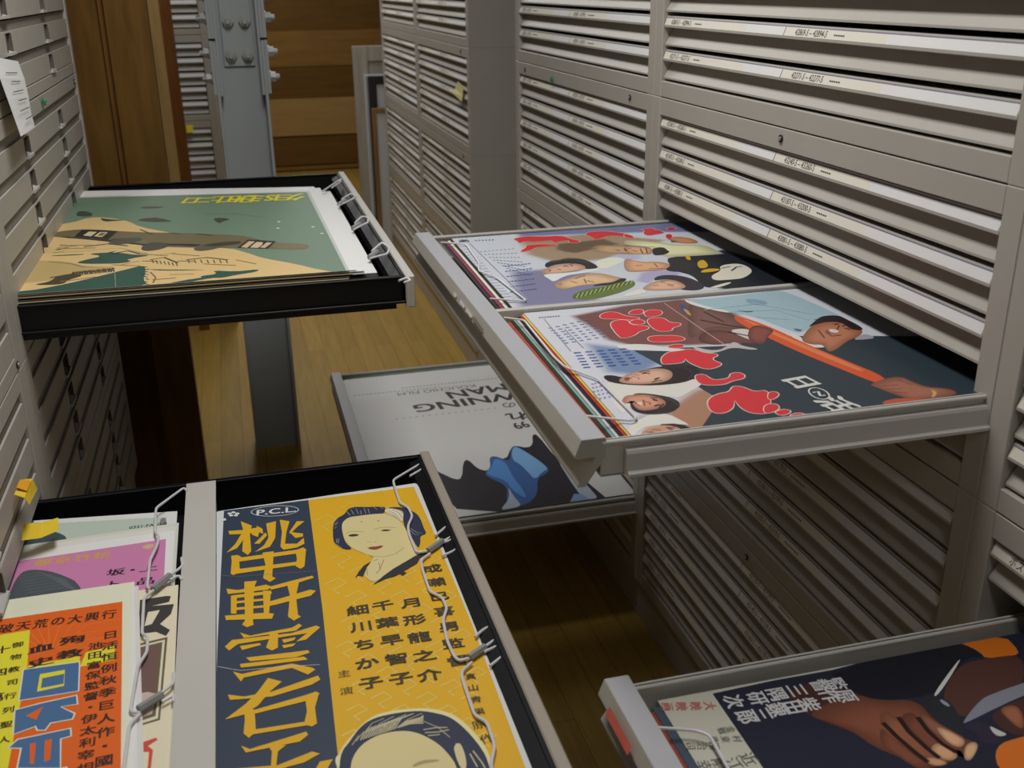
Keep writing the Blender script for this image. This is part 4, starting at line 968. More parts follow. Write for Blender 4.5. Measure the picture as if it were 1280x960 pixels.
  ('l',(124,87,80),30,[-728,-1922,-626,-2012]),
  ('l',(124,87,80),30,[-1001,-1964,-886,-1966]),
  ('l',(117,87,70),30,[-434,528,-355,398]),
  ('l',(117,87,70),30,[-223,601,-317,230]),
  ('l',(117,87,70),30,[-457,674,-372,690]),
  ('l',(117,87,70),30,[-90,635,-236,205]),
  ('l',(146,104,82),30,[-799,-611,-650,-610]),
  ('l',(146,104,82),30,[-399,-544,-436,-817]),
  ('l',(146,104,82),30,[-623,-853,-340,-940]),
  ('l',(126,109,90),24,[-2325,70,-1798,333,-1560,-166]),
  ('l',(126,109,90),24,[-1771,997,-1027,1256,-636,1014]),
  ('l',(126,109,90),24,[-1741,797,-1007,904]),
  ('l',(126,109,90),24,[-2180,113,-1737,242]),
  ('c',(220,175,49),0,[393,-692,625,-518,472,-1097,230,-1162]),
  ('c',(220,175,49),0,[385,-193,465,-218,362,-536,291,-465]),
  ('c',(220,175,49),0,[317,-1189,597,-1229,542,-1396,103,-1442]),
  ('c',(232,227,210),0,[674,-1065,1018,-981,1153,-1118,1123,-1574,719,-1983,473,-1993,144,-1978,223,-1656,563,-1402]),
  ('l',(62,56,57),40,[736,-1455,941,-1241,1059,-1231]),
  ('l',(62,56,57),40,[640,-1242,851,-1167]),
  ('c',(232,227,210),0,[-183,-2377,338,-2122,403,-2184,38,-2403]),
  ('c',(50,50,59),0,[117,-1623,259,-1579,159,-1897,6,-2021]),
  ('c',(238,213,206),0,[-2442,2161,-2094,2330,-1770,2175,-1332,2144,-1265,1801,-1107,1537,-1291,1373,-1444,1478,-1344,1696,-1547,1607,-1721,1558,-1693,1805,-2026,1702,-2215,1864,-2405,1720,-2384,1927]),
  ('c',(216,54,59),0,[-2427,2154,-2094,2314,-1774,2160,-1343,2132,-1280,1795,-1123,1539,-1292,1389,-1429,1482,-1332,1707,-1552,1622,-1711,1570,-1683,1817,-2023,1718,-2215,1880,-2397,1734,-2368,1928]),
  ('c',(238,213,206),0,[-2565,1098,-2350,1373,-2322,1549,-1974,1568,-1652,1410,-1718,1280,-2102,1330,-2304,1104,-2529,1006]),
  ('c',(216,54,59),0,[-2549,1095,-2335,1367,-2311,1537,-1977,1552,-1667,1405,-1725,1294,-2108,1345,-2313,1117,-2523,1021]),
  ('c',(238,213,206),0,[-902,2101,-673,2315,-350,2272,-33,1949,47,1590,-72,1473,-237,1716,-430,1829,-661,1643,-837,1536,-830,1804]),
  ('c',(216,54,59),0,[-887,2096,-668,2300,-357,2258,-47,1941,32,1594,-70,1489,-226,1728,-431,1845,-670,1656,-829,1550,-814,1806]),
  ('c',(238,213,206),0,[365,2174,723,2263,687,2019,790,1927,795,1725,523,1622,319,1565,298,1825,442,2044]),
  ('c',(216,54,59),0,[380,2168,712,2251,672,2014,775,1920,782,1734,518,1637,328,1578,313,1821,458,2044]),
  ('c',(238,213,206),0,[-82,1900,14,1807,44,1549,-82,1432,-195,1618]),
  ('c',(216,54,59),0,[-79,1884,-1,1800,29,1554,-80,1448,-179,1619]),
  ('c',(238,213,206),0,[929,2126,1177,2183,1159,1981,943,1851]),
  ('c',(216,54,59),0,[942,2116,1166,2171,1145,1989,950,1865]),
  ('c',(238,213,206),0,[705,1588,874,1599,740,1204,574,1194]),
  ('c',(216,54,59),0,[715,1575,861,1589,730,1217,587,1204]),
  ('t',(71,77,80),['あ','h',26,1,1],[-3409,2282,-3307,2269]),
  ('l',(109,133,188),80,[-3185,2249,-3150,2238]),
  ('l',(109,133,188),80,[-3116,2239,-3081,2228]),
  ('l',(109,133,188),80,[-3047,2228,-3012,2217]),
  ('l',(109,133,188),80,[-2978,2218,-2943,2207]),
  ('l',(109,133,188),80,[-2909,2207,-2874,2196]),
  ('l',(109,133,188),80,[-2840,2197,-2805,2185]),
  ('l',(135,144,166),30,[-3308,1284,-3267,1288]),
  ('l',(135,144,166),30,[-3226,1290,-3184,1294]),
  ('l',(135,144,166),30,[-3143,1296,-3102,1300]),
  ('l',(135,144,166),30,[-3061,1302,-3019,1306]),
  ('l',(135,144,166),30,[-2978,1308,-2936,1312]),
  ('l',(135,144,166),30,[-2895,1315,-2853,1319]),
  ('l',(135,144,166),30,[-2812,1321,-2770,1325]),
  ('l',(135,144,166),30,[-2729,1327,-2687,1331]),
  ('l',(135,144,166),30,[-2645,1333,-2603,1337]),
  ('l',(135,144,166),30,[-3277,1041,-3237,1044]),
  ('l',(135,144,166),30,[-3204,1032,-3163,1036]),
  ('l',(135,144,166),30,[-3130,1024,-3089,1028]),
  ('l',(135,144,166),30,[-3056,1015,-3015,1019]),
  ('l',(135,144,166),30,[-2982,1007,-2940,1011]),
  ('l',(135,144,166),30,[-2907,998,-2866,1002]),
  ('l',(135,144,166),30,[-2833,990,-2792,994]),
  ('l',(135,144,166),30,[-2759,981,-2718,985]),
  ('l',(135,144,166),30,[-2685,973,-2643,977]),
  ('l',(135,144,166),30,[-3248,803,-3207,806]),
  ('l',(135,144,166),30,[-3182,780,-3141,784]),
  ('l',(135,144,166),30,[-3116,758,-3076,761]),
  ('l',(135,144,166),30,[-3051,735,-3010,739]),
  ('l',(135,144,166),30,[-2985,713,-2944,717]),
  ('l',(135,144,166),30,[-2919,691,-2879,694]),
  ('l',(135,144,166),30,[-2854,669,-2813,672]),
  ('l',(135,144,166),30,[-2788,646,-2748,650]),
  ('l',(135,144,166),30,[-2723,624,-2682,627]),
  ('l',(135,144,166),30,[-3218,569,-3178,573]),
  ('l',(135,144,166),30,[-3161,534,-3121,537]),
  ('l',(135,144,166),30,[-3103,498,-3063,502]),
  ('l',(135,144,166),30,[-3046,463,-3006,466]),
  ('l',(135,144,166),30,[-2988,427,-2948,431]),
  ('l',(135,144,166),30,[-2931,392,-2891,395]),
  ('l',(135,144,166),30,[-2874,356,-2834,360]),
  ('l',(135,144,166),30,[-2817,321,-2777,325]),
  ('l',(135,144,166),30,[-2760,286,-2720,289]),
  ('l',(135,144,166),30,[-3190,341,-3150,344]),
  ('l',(135,144,166),30,[-3140,293,-3100,296]),
  ('l',(135,144,166),30,[-3090,244,-3051,248]),
  ('l',(135,144,166),30,[-3041,196,-3001,200]),
  ('l',(135,144,166),30,[-2991,149,-2952,152]),
  ('l',(135,144,166),30,[-2942,101,-2903,104]),
  ('l',(135,144,166),30,[-2893,53,-2854,56]),
  ('l',(135,144,166),30,[-2844,6,-2805,9]),
  ('l',(135,144,166),30,[-2796,-41,-2756,-38]),
  ('l',(135,144,166),30,[-3162,117,-3122,120]),
  ('l',(135,144,166),30,[-3120,57,-3080,60]),
  ('l',(135,144,166),30,[-3078,-4,-3039,-1]),
  ('l',(135,144,166),30,[-3036,-63,-2997,-60]),
  ('l',(135,144,166),30,[-2995,-123,-2956,-120]),
  ('l',(135,144,166),30,[-2953,-182,-2914,-179]),
  ('l',(135,144,166),30,[-2912,-241,-2873,-239]),
  ('l',(135,144,166),30,[-2871,-300,-2832,-297]),
  ('l',(135,144,166),30,[-2830,-359,-2792,-356]),
  ('l',(135,144,166),30,[-3134,-102,-3095,-100]),
  ('l',(135,144,166),30,[-3100,-174,-3061,-172]),
  ('l',(135,144,166),30,[-3066,-246,-3027,-243]),
  ('l',(135,144,166),30,[-3031,-317,-2993,-314]),
  ('l',(135,144,166),30,[-2998,-388,-2959,-385]),
  ('l',(135,144,166),30,[-2964,-458,-2926,-455]),
  ('l',(135,144,166),30,[-2931,-528,-2892,-525]),
  ('l',(135,144,166),30,[-2897,-597,-2859,-595]),
  ('l',(135,144,166),30,[-2864,-667,-2826,-664]),
  ('l',(66,66,70),13,[-3588,2031,-3419,2049]),
  ('l',(66,66,70),13,[-3596,1786,-3424,1802]),
  ('l',(66,66,70),13,[-3604,1546,-3430,1560]),
  ('l',(66,66,70),13,[-3611,1311,-3435,1323]),
  ('l',(66,66,70),13,[-3618,1080,-3441,1091]),
  ('l',(66,66,70),13,[-3625,855,-3446,864]),
  ('l',(66,66,70),13,[-3632,634,-3451,641]),
  ('l',(66,66,70),13,[-3639,418,-3456,423]),
  ('l',(66,66,70),13,[-3646,205,-3461,209]),
  ('l',(66,66,70),13,[-3652,-3,-3466,0]),
  ('l',(66,66,70),13,[-3659,-207,-3471,-206]),
  ('l',(66,66,70),13,[-3665,-407,-3476,-407]),
  ('l',(66,66,70),13,[-3671,-603,-3480,-605]),
  ('l',(66,66,70),13,[-3677,-795,-3485,-799]),
  ('l',(66,66,70),13,[-3683,-984,-3489,-989]),
  ('l',(66,66,70),13,[-3689,-1170,-3494,-1176]),
  ('l',(66,66,70),13,[-3695,-1352,-3498,-1360]),
  ('l',(66,66,70),13,[-3701,-1530,-3502,-1540]),
  ('l',(66,66,70),13,[-3706,-1706,-3506,-1716]),
  ('l',(66,66,70),13,[-3712,-1878,-3510,-1890]),
  ('l',(66,66,70),13,[-3717,-2047,-3514,-2061]),
  ('l',(66,66,70),13,[-3722,-2214,-3518,-2228]),
  ('l',(124,139,186),40,[-3133,78,-3083,78]),
  ('l',(124,139,186),40,[-3066,83,-3016,83]),
  ('l',(124,139,186),40,[-2999,88,-2948,88]),
  ('l',(124,139,186),40,[-2931,94,-2881,94]),
  ('l',(124,139,186),40,[-2863,99,-2813,99]),
  ('l',(124,139,186),40,[-2795,104,-2745,104]),
  ('l',(124,139,186),40,[-2727,110,-2677,110]),
  ('l',(124,139,186),40,[-2659,115,-2608,115]),
  ('l',(124,139,186),40,[-3205,-288,-3156,-288]),
  ('l',(124,139,186),40,[-3139,-281,-3089,-281]),
  ('l',(124,139,186),40,[-3072,-274,-3023,-274]),
  ('l',(124,139,186),40,[-3005,-267,-2956,-268]),
  ('l',(124,139,186),40,[-2938,-260,-2889,-261]),
  ('l',(124,139,186),40,[-2871,-254,-2821,-254]),
  ('l',(124,139,186),40,[-2804,-247,-2754,-247]),
  ('l',(124,139,186),40,[-2736,-240,-2686,-240]),
  ('l',(124,139,186),40,[-3274,-640,-3226,-641]),
  ('l',(124,139,186),40,[-3209,-632,-3160,-633]),
  ('l',(124,139,186),40,[-3143,-624,-3094,-624]),
  ('l',(124,139,186),40,[-3077,-616,-3028,-616]),
  ('l',(124,139,186),40,[-3010,-607,-2962,-608]),
  ('l',(124,139,186),40,[-2944,-599,-2895,-600]),
  ('l',(124,139,186),40,[-2877,-591,-2829,-592]),
  ('l',(124,139,186),40,[-2810,-583,-2762,-583]),
  ('l',(124,139,186),40,[-3341,-980,-3294,-981]),
  ('l',(124,139,186),40,[-3276,-971,-3229,-972]),
  ('l',(124,139,186),40,[-3211,-962,-3164,-962]),
  ('l',(124,139,186),40,[-3146,-952,-3098,-953]),
  ('l',(124,139,186),40,[-3080,-943,-3032,-943]),
  ('l',(124,139,186),40,[-3014,-933,-2967,-934]),
  ('l',(124,139,186),40,[-2948,-924,-2901,-925]),
  ('l',(124,139,186),40,[-2882,-914,-2834,-915]),
  ('l',(124,139,186),40,[-3406,-1309,-3359,-1310]),
  ('l',(124,139,186),40,[-3342,-1298,-3295,-1299]),
  ('l',(124,139,186),40,[-3277,-1288,-3230,-1289]),
  ('l',(124,139,186),40,[-3212,-1277,-3166,-1278]),
  ('l',(124,139,186),40,[-3148,-1267,-3101,-1268]),
  ('l',(124,139,186),40,[-3083,-1256,-3036,-1257]),
  ('l',(124,139,186),40,[-3017,-1245,-2970,-1246]),
  ('l',(124,139,186),40,[-2952,-1235,-2905,-1236]),
  ('l',(124,139,186),40,[-3468,-1627,-3423,-1628]),
  ('l',(124,139,186),40,[-3405,-1615,-3359,-1616]),
  ('l',(124,139,186),40,[-3341,-1603,-3295,-1604]),
  ('l',(124,139,186),40,[-3277,-1592,-3231,-1593]),
  ('l',(124,139,186),40,[-3213,-1580,-3167,-1581]),
  ('l',(124,139,186),40,[-3148,-1568,-3102,-1569]),
  ('l',(124,139,186),40,[-3084,-1556,-3038,-1558]),
  ('l',(124,139,186),40,[-3019,-1545,-2973,-1546]),
  ('l',(168,173,188),15,[-3349,2082,-3313,-2206]),
 ]),
 'near':dict(z=-0.4940,quad=((0.4204, 1.527), (1.14, 1.527), (1.14, 1.03), (0.413, 1.03)),base=(216, 218, 228),items=[
  ('p',(56,68,76),0,[-2559,348,-1115,100,-412,344,38,209,1162,-127,3616,-861,3616,-2054,3207,-2485,-2771,-2485,-2191,-1761,-2330,-832]),
  ('s',(126,85,82),7,[-2887,2118,-1904,2409,-889,2482,-338,2124,-412,344,-807,82,-1249,214,-1832,314,-2496,512,-2743,848,-2783,1452]),
  ('s',(124,146,182),12,[-3083,761,-2546,380,-2119,-67,-2841,-681,-3199,-416]),
  ('s',(56,68,76),10,[-2433,202,-1341,21,-1209,-1163,-1948,-1252,-2310,-517]),
  ('c',(230,227,226),0,[-2742,624,-2243,520,-2055,260,-1782,143,-1830,36,-2354,242,-2688,377]),
  ('c',(197,188,188),0,[-1710,305,-1455,-88,-1119,156,-995,279,-985,43,-799,-149,-928,-156,-1142,44,-1401,-104,-1653,-118]),
  ('g',(98,71,66),(129,94,87),[-782,2402,-447,1604,-429,952,-593,694,-809,860,-1127,955,-1430,648,-1600,554,-1225,1401]),
  ('g',(92,62,58),(122,82,76),[-1197,875,-852,772,-681,328,-549,146,-772,25,-967,270,-1343,149,-1525,437]),
  ('c',(220,213,210),0,[-852,772,-520,773,-500,178,-710,146,-808,462]),
  ('c',(168,197,208),0,[-805,2469,-520,2346,478,2450,785,2485,997,2485,1133,1149,1142,480,532,663,114,284,9,514,-147,1238,-447,1604,-720,1913]),
  ('c',(225,229,228),0,[-805,2469,-673,2014,-377,1605,-476,1546,-806,2031,-866,2331]),
  ('c',(135,168,190),0,[151,2240,447,1969,282,1725,56,1910]),
  ('c',(81,113,122),0,[-309,1675,1,1525,-169,1464]),
  ('c',(81,113,122),0,[115,583,238,445,105,385]),
  ('c',(71,87,133),0,[-1053,2187,-937,2211,-1052,1675,-1170,1601]),
  ('c',(197,157,70),0,[-1058,2015,-1010,1886,-1080,1574,-1119,1640]),
  ('l',(209,168,166),16,[-1226,2357,-1214,981,-1197,60]),
  ('s',(135,139,144),5,[-1142,44,-1100,-1502,-1069,-1806,-1215,-1393]),
  ('c',(232,229,224),0,[-38,428,38,209,-34,-148,190,-261,94,-370,-102,-266,-138,70]),
  ('g',(149,98,75),(197,129,100),[-77,5,281,432,587,698,912,780,1092,620,1095,188,842,-79,603,-170,211,-495,49,-553,163,-226,-2,-204]),
  ('c',(54,44,49),0,[331,518,666,833,861,989,1127,963,1136,691,1146,376,1085,171,924,239,982,611,799,708,551,636]),
  ('c',(168,168,177),0,[669,-171,1016,63,1067,-195,845,-205]),
  ('c',(230,222,215),0,[621,391,739,295,637,167,554,251]),
  ('l',(92,56,49),30,[862,359,896,248]),
  ('l',(102,66,57),20,[553,351,520,182,613,115]),
  ('c',(225,96,59),0,[-408,1459,-175,793,-52,-180,110,-969,266,-1661,32,-1925,-148,-1190,-337,-456,-469,361,-556,1158]),
  ('c',(238,135,90),0,[-358,1226,-88,-243,144,-1308,55,-1410,-196,-320,-414,1115]),
  ('g',(134,87,72),(178,116,95),[-115,-1830,33,-1761,234,-1682,466,-1673,490,-1880,557,-2124,796,-2224,806,-2429,409,-2485,174,-2485,130,-2483,10,-2238,-60,-1994]),
  ('l',(117,71,61),20,[25,-1908,244,-1935]),
  ('l',(117,71,61),20,[14,-2015,209,-2073]),
  ('l',(117,71,61),20,[26,-2128,200,-2215]),
  ('l',(117,71,61),20,[350,-1778,416,-1986]),
  ('g',(170,134,86),(226,178,113),[540,-2148,605,-2262,454,-2432,353,-2451,514,-2307]),
  ('p',(197,96,70),0,[-232,-2366,-70,-2338,94,-2368,261,-2459,253,-2485,-299,-2485,-308,-2416]),
  ('g',(108,65,59),(143,86,78),[-564,686,-313,917,-163,565,-412,344,-683,-47,-800,220]),
  ('c',(234,220,212),0,[-2493,2001,-2305,2179,-2138,2128,-2068,1862,-1847,1722,-2034,1609,-2283,1758,-2498,1826]),
  ('c',(220,62,70),0,[-2479,1995,-2302,2164,-2149,2118,-2080,1853,-1862,1722,-2034,1624,-2277,1772,-2486,1835]),
  ('c',(234,220,212),0,[-1981,2048,-1785,2193,-1668,2093,-1787,1864,-2009,1885]),
  ('c',(220,62,70),0,[-1968,2040,-1785,2178,-1683,2090,-1794,1877,-1997,1894]),
  ('c',(234,220,212),0,[-1743,1978,-1584,2097,-1402,1991,-1500,1747,-1745,1682,-1801,1786]),
  ('c',(220,62,70),0,[-1731,1969,-1583,2082,-1416,1986,-1510,1758,-1739,1696,-1786,1787]),
  ('c',(234,220,212),0,[-2481,1571,-2298,1738,-2103,1677,-2163,1430,-1917,1305,-1961,1148,-2174,1059,-2255,936,-2522,815,-2553,979]),
  ('c',(220,62,70),0,[-2468,1564,-2295,1723,-2116,1670,-2177,1424,-1931,1299,-1972,1158,-2184,1071,-2265,947,-2515,828,-2538,979]),
  ('c',(234,220,212),0,[-2142,1597,-1944,1687,-1867,1546,-1954,1377,-2149,1435]),
  ('c',(220,62,70),0,[-2130,1589,-1949,1673,-1882,1546,-1960,1391,-2137,1444]),
  ('c',(234,220,212),0,[-1860,1598,-1683,1683,-1528,1612,-1540,1350,-1376,1298,-1454,1148,-1610,1092,-1669,956,-1878,965,-1925,1190]),
  ('c',(220,62,70),0,[-1848,1589,-1683,1668,-1541,1604,-1552,1341,-1390,1292,-1464,1159,-1620,1103,-1677,969,-1868,976,-1910,1190]),
  ('c',(234,220,212),0,[-2161,805,-1990,850,-1637,742,-1622,506,-1880,480,-2206,562]),
  ('c',(220,62,70),0,[-2150,795,-1990,835,-1649,733,-1633,516,-1879,495,-2193,570]),
  ('c',(234,220,212),0,[-2038,342,-1857,411,-1737,320,-1846,186,-2026,239]),
  ('c',(220,62,70),0,[-2025,334,-1859,396,-1752,318,-1850,200,-2015,249]),
  ('c',(234,220,212),0,[-2312,-92,-2112,119,-1928,111,-1779,159,-1679,80,-1625,-69,-1464,-164,-1490,-261,-1605,-312,-1628,-421,-1562,-573,-1733,-701,-1902,-718,-1979,-542,-2019,-358,-1983,-210,-2067,-393,-2338,-376,-2394,-336]),
  ('c',(220,62,70),0,[-2299,-100,-2106,105,-1926,96,-1782,144,-1691,71,-1636,-79,-1478,-170,-1501,-251,-1617,-303,-1643,-423,-1577,-569,-1738,-687,-1894,-705,-1965,-537,-2004,-358,-1978,-196,-2074,-380,-2333,-362,-2380,-331]),
  ('c',(229,225,217),0,[-3451,-885,-3200,-731,-2549,-1075,-2131,-969,-2148,-1193,-2517,-1453,-2683,-1581,-2889,-1358,-3092,-1320,-3530,-1906,-3536,-1640,-3446,-1251]),
  ('s',(179,133,109),8,[-2634,-1596,-2337,-1361,-2134,-1347,-2220,-2158,-2155,-2243,-2340,-2508,-2938,-2579,-3041,-1984]),
  ('p',(232,227,219),0,[-3228,-1962,-3086,-1938,-2978,-2049,-2903,-2294,-2893,-2393,-2949,-2346,-3048,-2309,-3192,-2283,-3319,-2284,-3432,-2313,-3539,-2394,-3608,-2485,-3654,-2485,-3651,-2343,-3600,-2261,-3398,-2070]),
  ('c',(50,44,49),0,[-3328,-537,-3187,-540,-3072,-691,-2837,-524,-2504,-419,-2096,-432,-1946,-625,-2116,-934,-2350,-1073,-2554,-1089,-2826,-1069,-3163,-932,-3327,-770]),
  ('g',(173,136,117),(229,180,155),[-3175,-738,-2968,-565,-2762,-481,-2467,-471,-2357,-625,-2434,-840,-2595,-986,-2855,-1000,-3055,-941,-3175,-853]),
  ('l',(71,54,53),30,[-2739,-568,-2685,-648]),
  ('l',(71,54,53),30,[-2719,-873,-2633,-836]),
  ('g',(143,66,64),(190,88,85),[-3072,-691,-2983,-679,-3056,-835,-3107,-797]),
  ('c',(56,50,53),0,[-3165,-1226,-2933,-1331,-2718,-1536,-2715,-1779,-2935,-1982,-3198,-1984,-3373,-1834,-3335,-1563]),
  ('g',(167,118,99),(222,157,131),[-3431,-1535,-3300,-1294,-3165,-1298,-3036,-1315,-2915,-1422,-2854,-1601,-2928,-1764,-3138,-1837,-3286,-1814,-3311,-1639,-3251,-1450,-3371,-1553]),
  ('l',(77,54,51),30,[-2997,-1489,-2966,-1547]),
  ('l',(77,54,51),30,[-3049,-1715,-2965,-1706]),
  ('c',(230,213,199),0,[-3244,-1556,-3150,-1535,-3180,-1643,-3263,-1653]),
  ('p',(54,48,51),0,[-3185,-2268,-3044,-2296,-2944,-2376,-2897,-2485,-3280,-2485,-3265,-2336]),
  ('p',(209,157,129),0,[-3475,-2389,-3374,-2326,-3275,-2300,-3177,-2310,-3100,-2352,-3042,-2428,-3030,-2485,-3527,-2485,-3526,-2454]),
  ('l',(77,54,51),30,[-3172,-2419,-3127,-2463]),
  ('l',(135,81,70),30,[-3408,-2442,-3354,-2493]),
  ('c',(234,220,212),0,[-2152,-853,-1982,-842,-1973,-1080,-1884,-1104,-1734,-1076,-1668,-939,-1522,-913,-1469,-1043,-1557,-1187,-1745,-1211,-1911,-1315,-2157,-1266,-2223,-1140]),
  ('c',(220,62,70),0,[-2142,-864,-1992,-853,-1985,-1089,-1885,-1119,-1725,-1088,-1659,-951,-1529,-926,-1484,-1042,-1565,-1174,-1750,-1197,-1914,-1300,-2148,-1254,-2208,-1138]),
  ('c',(234,220,212),0,[-2417,-1830,-2292,-1653,-2131,-1553,-1957,-1534,-1854,-1381,-1749,-1371,-1667,-1512,-1647,-1622,-1414,-1620,-1789,-2362,-2027,-2294,-2084,-2070,-2012,-1794,-2129,-2059,-2341,-2204,-2482,-2125]),
  ('c',(220,62,70),0,[-2403,-1836,-2282,-1664,-2126,-1567,-1949,-1547,-1846,-1394,-1756,-1384,-1681,-1517,-1656,-1634,-1427,-1628,-1795,-2348,-2016,-2284,-2069,-2070,-2007,-1780,-2140,-2049,-2342,-2189,-2468,-2119]),
  ('c',(234,220,212),0,[-1502,-1690,-1369,-1690,-1380,-1826,-1528,-1947,-1627,-1938]),
  ('c',(220,62,70),0,[-1494,-1703,-1380,-1700,-1393,-1819,-1533,-1933,-1614,-1930]),
  ('c',(234,220,212),0,[-1748,-2052,-1565,-2055,-1585,-2216,-1731,-2327,-1890,-2332]),
  ('c',(220,62,70),0,[-1740,-2065,-1576,-2065,-1598,-2208,-1736,-2313,-1877,-2324]),
  ('c',(234,220,212),0,[-1749,-2305,-1563,-2236,-1494,-2335,-1598,-2431,-1730,-2447]),
  ('c',(220,62,70),0,[-1736,-2313,-1567,-2250,-1509,-2333,-1604,-2417,-1721,-2435]),
  ('p',(234,220,212),0,[-1583,-2433,-1502,-2409,-1443,-2417,-1404,-2456,-1404,-2485,-1624,-2485,-1624,-2482]),
  ('p',(220,62,70),0,[-1611,-2485,-1575,-2444,-1502,-2422,-1450,-2428,-1416,-2461,-1417,-2485]),
  ('l',(68,52,51),26,[-2801,-550,-2719,-518,-2645,-564]),
  ('l',(68,52,51),26,[-2777,-947,-2692,-911,-2629,-930]),
  ('l',(50,40,41),34,[-2793,-616,-2720,-606]),
  ('l',(50,40,41),34,[-2692,-850,-2619,-825]),
  ('l',(168,117,103),20,[-2949,-665,-2889,-745,-2901,-804]),
  ('l',(168,117,103),20,[-2904,-623,-2835,-667]),
  ('l',(135,58,57),26,[-3088,-733,-2976,-735]),
  ('l',(68,52,51),24,[-3003,-1438,-2926,-1489]),
  ('l',(68,52,51),24,[-3026,-1790,-2916,-1686]),
  ('l',(54,40,39),32,[-3000,-1537,-2952,-1565]),
  ('l',(54,40,39),32,[-3061,-1726,-2979,-1695]),
  ('l',(144,92,78),20,[-3126,-1542,-3071,-1606,-3094,-1662]),
  ('l',(144,92,78),20,[-3251,-1533,-3232,-1675]),
  ('l',(144,92,78),20,[-3118,-1489,-3175,-1692]),
  ('l',(68,52,51),24,[-3183,-2386,-3088,-2413]),
  ('l',(68,52,51),24,[-3238,-2527,-3148,-2553]),
  ('l',(144,92,78),20,[-3360,-2383,-3267,-2434]),
  ('l',(144,92,78),20,[-3449,-2430,-3399,-2480]),
  ('l',(81,73,82),16,[-2138,-527,-2120,-815,-2289,-1000]),
  ('l',(81,73,82),16,[-2233,-474,-2089,-680]),
  ('l',(81,73,82),16,[-2415,-486,-2206,-548]),
  ('l',(96,83,86),16,[-2910,-1409,-2782,-1622,-2763,-1799]),
  ('l',(96,83,86),16,[-3181,-1943,-2946,-1946]),
  ('l',(96,83,86),16,[-2823,-1463,-2747,-1667]),
  ('l',(62,42,41),30,[881,434,1005,480,1033,348]),
  ('l',(62,42,41),30,[802,540,887,556]),
  ('l',(126,77,63),24,[856,483,710,304]),
  ('l',(126,77,63),24,[491,270,479,58,635,70]),
  ('l',(126,77,63),24,[905,346,953,231]),
  ('l',(126,77,63),24,[439,385,333,25]),
  ('l',(85,71,76),16,[636,842,907,889,1077,709]),
  ('l',(85,71,76),16,[603,725,952,789]),
  ('l',(188,216,226),22,[-766,1813,180,1872,766,1127]),
  ('l',(188,216,226),22,[-447,1604,330,1482,548,868]),
  ('l',(188,216,226),22,[-147,1238,312,939]),
  ('l',(85,56,55),30,[-811,1714,-736,1148]),
  ('l',(85,56,55),30,[-1047,1348,-839,1075,-578,791]),
  ('l',(85,56,55),30,[-894,684,-695,428]),
  ('t',(222,222,217),['日','h',46,1.0,2],[-909,-1498,-903,-1538]),
  ('t',(222,222,217),['活','h',46,1.0,2],[-866,-2301,-860,-2336]),
  ('l',(222,222,217),22,[-819,-2044,-860,-2095,-907,-2120,-952,-2117,-990,-2085,-1013,-2030,-1019,-1958,-1007,-1881,-978,-1811,-936,-1758,-888,-1731,-842,-1734,-804,-1768,-780,-1825,-775,-1898,-789,-1975,-819,-2044]),
  ('l',(222,222,217),40,[-953,-1876,-874,-1863,-924,-2006,-854,-1998]),
  ('l',(104,124,186),22,[-3426,1622,-3362,1619]),
  ('l',(104,124,186),22,[-3423,1494,-3359,1491]),
  ('l',(104,124,186),22,[-3420,1368,-3356,1365]),
  ('l',(104,124,186),22,[-3417,1244,-3354,1241]),
  ('l',(104,124,186),22,[-3414,1122,-3351,1118]),
  ('l',(104,124,186),22,[-3411,1001,-3348,997]),
  ('l',(104,124,186),22,[-3408,882,-3346,878]),
  ('l',(104,124,186),22,[-3299,1665,-3234,1662]),
  ('l',(104,124,186),22,[-3297,1534,-3232,1530]),
  ('l',(104,124,186),22,[-3294,1404,-3230,1401]),
  ('l',(104,124,186),22,[-3292,1276,-3228,1273]),
  ('l',(104,124,186),22,[-3289,1151,-3226,1147]),
  ('l',(104,124,186),22,[-3286,1027,-3224,1023]),
  ('l',(104,124,186),22,[-3284,904,-3222,901]),
  ('l',(104,124,186),22,[-3171,1708,-3106,1705]),
  ('l',(104,124,186),22,[-3169,1573,-3104,1570]),
  ('l',(104,124,186),22,[-3167,1440,-3103,1437]),
  ('l',(104,124,186),22,[-3165,1309,-3101,1306]),
  ('l',(104,124,186),22,[-3163,1180,-3100,1176]),
  ('l',(104,124,186),22,[-3161,1053,-3098,1049]),
  ('l',(104,124,186),22,[-3159,927,-3097,924]),
  ('l',(104,124,186),22,[-3042,1752,-2976,1749]),
  ('l',(104,124,186),22,[-3041,1613,-2976,1610]),
  ('l',(104,124,186),22,[-3039,1477,-2975,1473]),
  ('l',(104,124,186),22,[-3038,1342,-2974,1338]),
  ('l',(104,124,186),22,[-3037,1209,-2973,1206]),
  ('l',(104,124,186),22,[-3035,1079,-2972,1075]),
  ('l',(104,124,186),22,[-3034,950,-2971,946]),
  ('l',(104,124,186),22,[-2912,1796,-2846,1793]),
  ('l',(104,124,186),22,[-2911,1654,-2846,1650]),
  ('l',(104,124,186),22,[-2910,1513,-2845,1510]),
  ('l',(104,124,186),22,[-2910,1375,-2845,1372]),
  ('l',(104,124,186),22,[-2909,1239,-2845,1235]),
  ('l',(104,124,186),22,[-2908,1105,-2845,1101]),
  ('l',(104,124,186),22,[-2908,973,-2844,969]),
  ('l',(104,124,186),22,[-2781,1841,-2714,1838]),
  ('l',(104,124,186),22,[-2781,1694,-2715,1691]),
  ('l',(104,124,186),22,[-2780,1550,-2715,1547]),
  ('l',(104,124,186),22,[-2780,1408,-2716,1405]),
  ('l',(104,124,186),22,[-2780,1269,-2716,1265]),
  ('l',(104,124,186),22,[-2780,1131,-2716,1128]),
